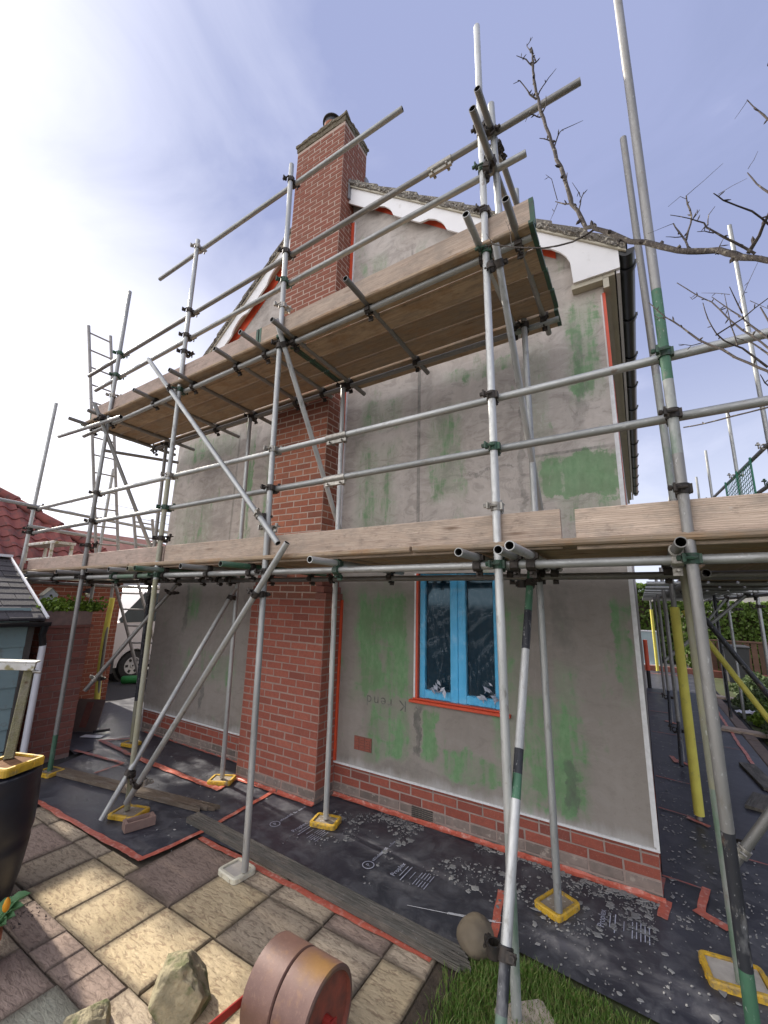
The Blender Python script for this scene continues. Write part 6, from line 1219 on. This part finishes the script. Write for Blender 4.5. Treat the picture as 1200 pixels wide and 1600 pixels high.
# ------------------------------------------------------------------ the bare tree reaching in from the right
BRANCHES = [
 [(0.543, -2.35, 2.831, 0.011), (0.494, -2.323, 2.902, 0.0111), (0.45, -2.302, 2.955, 0.0111), (0.389, -2.276, 3.025, 0.0112), (0.326, -2.253, 3.09, 0.0112), (0.255, -2.23, 3.142, 0.0112), (0.123, -2.19, 3.283, 0.0116), (0.033, -2.166, 3.402, 0.0116), (-0.022, -2.152, 3.459, 0.0113), (-0.068, -2.131, 3.619, 0.0111), (-0.081, -2.115, 3.745, 0.0107), (-0.115, -2.093, 3.935, 0.0104), (-0.142, -2.072, 4.131, 0.01), (-0.174, -2.052, 4.318, 0.0095), (-0.19, -2.036, 4.478, 0.009), (-0.2, -2.026, 4.587, 0.0083), (-0.2, -2.016, 4.691, 0.0075), (-0.2, -2.005, 4.797, 0.0068), (-0.205, -2.0, 4.856, 0.0059)],
 [(-0.2, -2.016, 4.695, 0.0048), (-0.229, -2.037, 4.738, 0.0034), (-0.272, -2.059, 4.77, 0.0019)],
 [(-0.243, -2.046, 4.742, 0.0039), (-0.227, -2.037, 4.773, 0.0019)],
 [(-0.196, -2.014, 4.713, 0.0048), (-0.184, -2.01, 4.721, 0.004), (-0.201, -2.0, 4.806, 0.0032), (-0.229, -1.988, 4.909, 0.0025), (-0.198, -1.976, 4.967, 0.0016)],
 [(-0.191, -2.043, 4.428, 0.0056), (-0.213, -2.051, 4.455, 0.0047), (-0.226, -2.059, 4.488, 0.0038), (-0.26, -2.077, 4.56, 0.0028), (-0.29, -2.086, 4.55, 0.0019)],
 [(-0.185, -2.04, 4.448, 0.0047), (-0.156, -2.055, 4.468, 0.0035), (-0.126, -2.069, 4.479, 0.0024), (-0.087, -2.086, 4.484, 0.0013)],
 [(-0.174, -2.056, 4.293, 0.0045), (-0.147, -2.064, 4.324, 0.0033), (-0.143, -2.071, 4.373, 0.0022)],
 [(-0.175, -2.056, 4.282, 0.0045), (-0.201, -2.073, 4.292, 0.0035), (-0.222, -2.086, 4.302, 0.0024), (-0.239, -2.109, 4.233, 0.0013)],
 [(-0.123, -2.084, 4.025, 0.0048), (-0.104, -2.072, 4.096, 0.0036), (-0.086, -2.064, 4.127, 0.0023), (0.004, -2.039, 4.151, 0.001)],
 [(-0.132, -2.08, 4.067, 0.0043), (-0.15, -2.088, 4.086, 0.0031), (-0.182, -2.099, 4.102, 0.0018)],
 [(-0.068, -2.131, 3.625, 0.0048), (-0.102, -2.112, 3.664, 0.0037), (-0.134, -2.094, 3.711, 0.0025)],
 [(-0.125, -2.097, 3.709, 0.002), (-0.137, -2.146, 3.783, 0.0015), (-0.158, -2.162, 3.803, 0.001)],
 [(-0.126, -2.097, 3.692, 0.002), (-0.157, -2.125, 3.592, 0.0008)],
 [(-0.041, -2.14, 3.568, 0.0044), (-0.03, -2.118, 3.644, 0.0032), (-0.019, -2.104, 3.685, 0.0019)],
 [(-0.033, -2.115, 3.655, 0.0024), (-0.038, -2.124, 3.676, 0.0017), (-0.058, -2.143, 3.719, 0.001)],
 [(-0.083, -2.115, 3.747, 0.0041), (-0.075, -2.13, 3.796, 0.0024)],
 [(0.011, -2.16, 3.427, 0.006), (-0.037, -2.149, 3.422, 0.0054), (-0.075, -2.141, 3.423, 0.0047), (-0.191, -2.119, 3.467, 0.0042), (-0.333, -2.095, 3.564, 0.0037), (-0.426, -2.081, 3.637, 0.003), (-0.469, -2.074, 3.653, 0.0022)],
 [(-0.42, -2.081, 3.634, 0.0027), (-0.439, -2.096, 3.667, 0.002), (-0.448, -2.106, 3.689, 0.0013)],
 [(-0.333, -2.095, 3.564, 0.0026), (-0.342, -2.079, 3.67, 0.0019), (-0.363, -2.066, 3.756, 0.0013)],
 [(0.282, -2.239, 3.121, 0.005), (0.281, -2.216, 3.181, 0.0043), (0.27, -2.188, 3.252, 0.0035), (0.261, -2.165, 3.314, 0.0027)],
 [(0.282, -2.216, 3.186, 0.0045), (0.303, -2.205, 3.255, 0.004), (0.309, -2.2, 3.288, 0.0036), (0.305, -2.191, 3.35, 0.0031), (0.306, -2.186, 3.391, 0.0027)],
 [(0.306, -2.186, 3.391, 0.0013), (0.371, -2.14, 3.469, 0.001), (0.443, -2.089, 3.559, 0.0007)],
 [(0.304, -2.188, 3.376, 0.0013), (0.287, -2.198, 3.387, 0.001), (0.245, -2.223, 3.341, 0.0007)],
 [(0.304, -2.204, 3.261, 0.0029), (0.32, -2.193, 3.287, 0.0021), (0.337, -2.182, 3.316, 0.0013)],
 [(0.261, -2.165, 3.314, 0.0014), (0.226, -2.18, 3.3, 0.001), (0.178, -2.199, 3.281, 0.0007)],
 [(0.275, -2.205, 3.213, 0.0026), (0.253, -2.22, 3.208, 0.0018), (0.224, -2.24, 3.207, 0.001)],
 [(0.428, -2.292, 2.995, 0.0051), (0.383, -2.312, 3.039, 0.0043), (0.327, -2.337, 3.092, 0.0036), (0.311, -2.346, 3.12, 0.0028), (0.278, -2.359, 3.141, 0.002), (0.226, -2.378, 3.166, 0.0012)],
 [(0.32, -2.343, 3.109, 0.0023), (0.33, -2.323, 3.162, 0.0016), (0.353, -2.302, 3.203, 0.001)],
 [(0.333, -2.332, 3.083, 0.0025), (0.308, -2.352, 3.085, 0.0018), (0.287, -2.368, 3.079, 0.001)],
 [(0.414, -2.287, 3.007, 0.008), (0.439, -2.309, 3.038, 0.0065), (0.46, -2.332, 3.078, 0.0051), (0.481, -2.353, 3.108, 0.0038)],
 [(0.463, -2.323, 3.052, 0.0044), (0.418, -2.371, 3.081, 0.0034), (0.344, -2.437, 3.097, 0.0025), (0.32, -2.462, 3.11, 0.0016)],
 [(0.332, -2.452, 3.109, 0.0011), (0.36, -2.479, 3.096, 0.0008), (0.384, -2.504, 3.079, 0.0005)],
 [(0.473, -2.353, 3.124, 0.0038), (0.45, -2.332, 3.202, 0.0028), (0.439, -2.317, 3.268, 0.0017)],
 [(0.442, -2.317, 3.281, 0.0012), (0.457, -2.324, 3.298, 0.0009), (0.468, -2.33, 3.319, 0.0006)],
 [(0.542, -2.3, 3.381, 0.0051), (0.519, -2.284, 3.467, 0.0041), (0.506, -2.275, 3.521, 0.003), (0.488, -2.262, 3.601, 0.0018)],
 [(0.487, -2.262, 3.596, 0.0012), (0.462, -2.285, 3.546, 0.0009), (0.436, -2.31, 3.496, 0.0006)],
 [(0.481, -2.353, 3.108, 0.0038), (0.478, -2.431, 3.14, 0.0031), (0.468, -2.516, 3.168, 0.0024)],
 [(0.326, -2.346, 2.996, 0.0023), (0.355, -2.322, 3.059, 0.0011)],
 [(0.502, -2.1, 2.634, 0.0064), (0.467, -2.057, 2.711, 0.0061), (0.434, -2.024, 2.767, 0.0056), (0.376, -1.972, 2.871, 0.0052), (0.32, -1.931, 2.953, 0.0047), (0.279, -1.896, 3.046, 0.0041), (0.233, -1.863, 3.133, 0.0034), (0.184, -1.826, 3.25, 0.0026)],
 [(0.468, -2.057, 2.725, 0.0043), (0.406, -2.091, 2.797, 0.0038), (0.359, -2.112, 2.829, 0.0032), (0.337, -2.125, 2.858, 0.0027), (0.32, -2.142, 2.908, 0.0021), (0.31, -2.16, 2.963, 0.0015)],
 [(0.517, -2.05, 2.783, 0.0055), (0.493, -2.013, 2.854, 0.0049), (0.464, -1.972, 2.942, 0.0042), (0.444, -1.943, 3.011, 0.0035), (0.416, -1.911, 3.083, 0.0027), (0.388, -1.882, 3.156, 0.0018)],
 [(0.505, -2.05, 2.751, 0.0049), (0.478, -2.002, 2.848, 0.0046), (0.444, -1.959, 2.936, 0.0043), (0.418, -1.924, 3.017, 0.0039), (0.386, -1.879, 3.135, 0.0034), (0.35, -1.85, 3.2, 0.0029), (0.295, -1.804, 3.321, 0.0024)],
 [(0.336, -2.122, 2.85, 0.0032), (0.404, -2.155, 2.868, 0.0026), (0.465, -2.19, 2.897, 0.0021), (0.519, -2.221, 2.91, 0.0017)],
 [(0.393, -2.096, 2.808, 0.0031), (0.394, -2.056, 2.912, 0.0022), (0.403, -1.999, 3.076, 0.0012)],
 [(0.454, -1.949, 3.009, 0.0034), (0.444, -1.965, 3.034, 0.0025), (0.419, -2.006, 3.097, 0.0016)],
 [(0.444, -1.965, 3.04, 0.0016), (0.495, -1.919, 3.152, 0.0013), (0.54, -1.881, 3.249, 0.0009)],
 [(0.222, -2.05, 2.563, 0.0026), (0.274, -2.094, 2.549, 0.003), (0.341, -2.159, 2.535, 0.0032), (0.407, -2.235, 2.517, 0.0034), (0.453, -2.297, 2.5, 0.0036)],
 [(0.475, -2.128, 2.705, 0.0047), (0.46, -2.115, 2.746, 0.0038), (0.432, -2.097, 2.804, 0.0029), (0.397, -2.08, 2.846, 0.0019)],
 [(0.325, -1.939, 2.935, 0.0028), (0.29, -1.961, 2.922, 0.002), (0.248, -1.989, 2.925, 0.0011)],
 [(0.335, -2.146, 2.542, 0.0021), (0.329, -2.153, 2.556, 0.001)],
 [(0.233, -1.863, 3.133, 0.0028), (0.211, -1.852, 3.145, 0.002), (0.196, -1.842, 3.17, 0.0011)],
 [(0.35, -1.85, 3.2, 0.0024), (0.334, -1.835, 3.2, 0.0017), (0.328, -1.826, 3.221, 0.0009)],
 [(0.419, -1.989, 3.076, 0.0016), (0.386, -1.961, 3.116, 0.0012), (0.349, -1.934, 3.152, 0.0007)],
 [(0.482, -1.947, 3.054, 0.0016), (0.514, -1.988, 2.98, 0.0011), (0.546, -2.032, 2.912, 0.0006)],
 [(0.504, -2.083, 2.733, 0.0042), (0.508, -2.029, 2.859, 0.0035), (0.5, -1.972, 3.002, 0.0027)],
 [(0.487, -2.002, 2.662, 0.0037), (0.461, -2.03, 2.684, 0.0026), (0.448, -2.05, 2.708, 0.0015)]]

t = thing('bare_tree', 'leafless garden tree with budding twigs reaching in front of the scaffold', 'tree', (1.30, -2.42, 0)); b = MB()
b.tube([(1.32, -2.44, -.05), (1.30, -2.42, .6), (1.27, -2.43, 1.3), (1.20, -2.41, 2.0), (1.08, -2.40, 2.45)], [.085, .068, .060, .052, .045], 12); b.build('trunk', 'bark', t, 60)
b = MB(); b.tube([(1.08, -2.40, 2.45), (.85, -2.39, 2.62), (.68, -2.37, 2.73), (.543, -2.35, 2.831)], [.042, .03, .02, .011], 9); b.tube([(1.16, -2.40, 1.9), (.95, -2.2, 2.1), (.75, -2.1, 2.3), (.60, -2.06, 2.42)], [.04, .026, .017, .009], 8); b.tube([(1.08, -2.40, 2.45), (1.0, -2.35, 3.1), (.8, -2.3, 3.5), (.56, -2.25, 3.72)], [.036, .024, .014, .007], 8); b.build('bough', 'bark', t, 60)
r_ = random.Random(2)
for i, Bn in enumerate(BRANCHES):
    b = MB(); P = [V(*q_[:3]) for q_ in Bn]; Rr = [q_[3] * .78 for q_ in Bn]; PP, RR = [], []
    for k in range(len(P) - 1):
        m = 3 if i == 0 else 2
        for j in range(m):
            f = j / m; jit = V(r_.gauss(0, 1), r_.gauss(0, 1), r_.gauss(0, 1)) * Rr[k] * (.35 if j else .12); PP.append(P[k] + (P[k + 1] - P[k]) * f + jit); RR.append((Rr[k] + (Rr[k + 1] - Rr[k]) * f) * r_.uniform(.9, 1.15))
    PP.append(P[-1]); RR.append(Rr[-1]); b.tube(PP, RR, 8 if i == 0 else 6)
    if Rr[0] > .0012:
        for k in range(1, len(PP) - 1):                                    # buds and spurs
            if r_.random() < .55:
                d = V(r_.gauss(0, 1), r_.gauss(0, 1), r_.gauss(.3, 1)).normalized(); l_ = r_.uniform(.008, .022) + RR[k]; b.tube([PP[k], PP[k] + d * l_ * .6, PP[k] + d * l_], [RR[k] * .7, RR[k] * .75 + .0006, .0006], 5)
    b.build('branch', 'bark', t, 60)
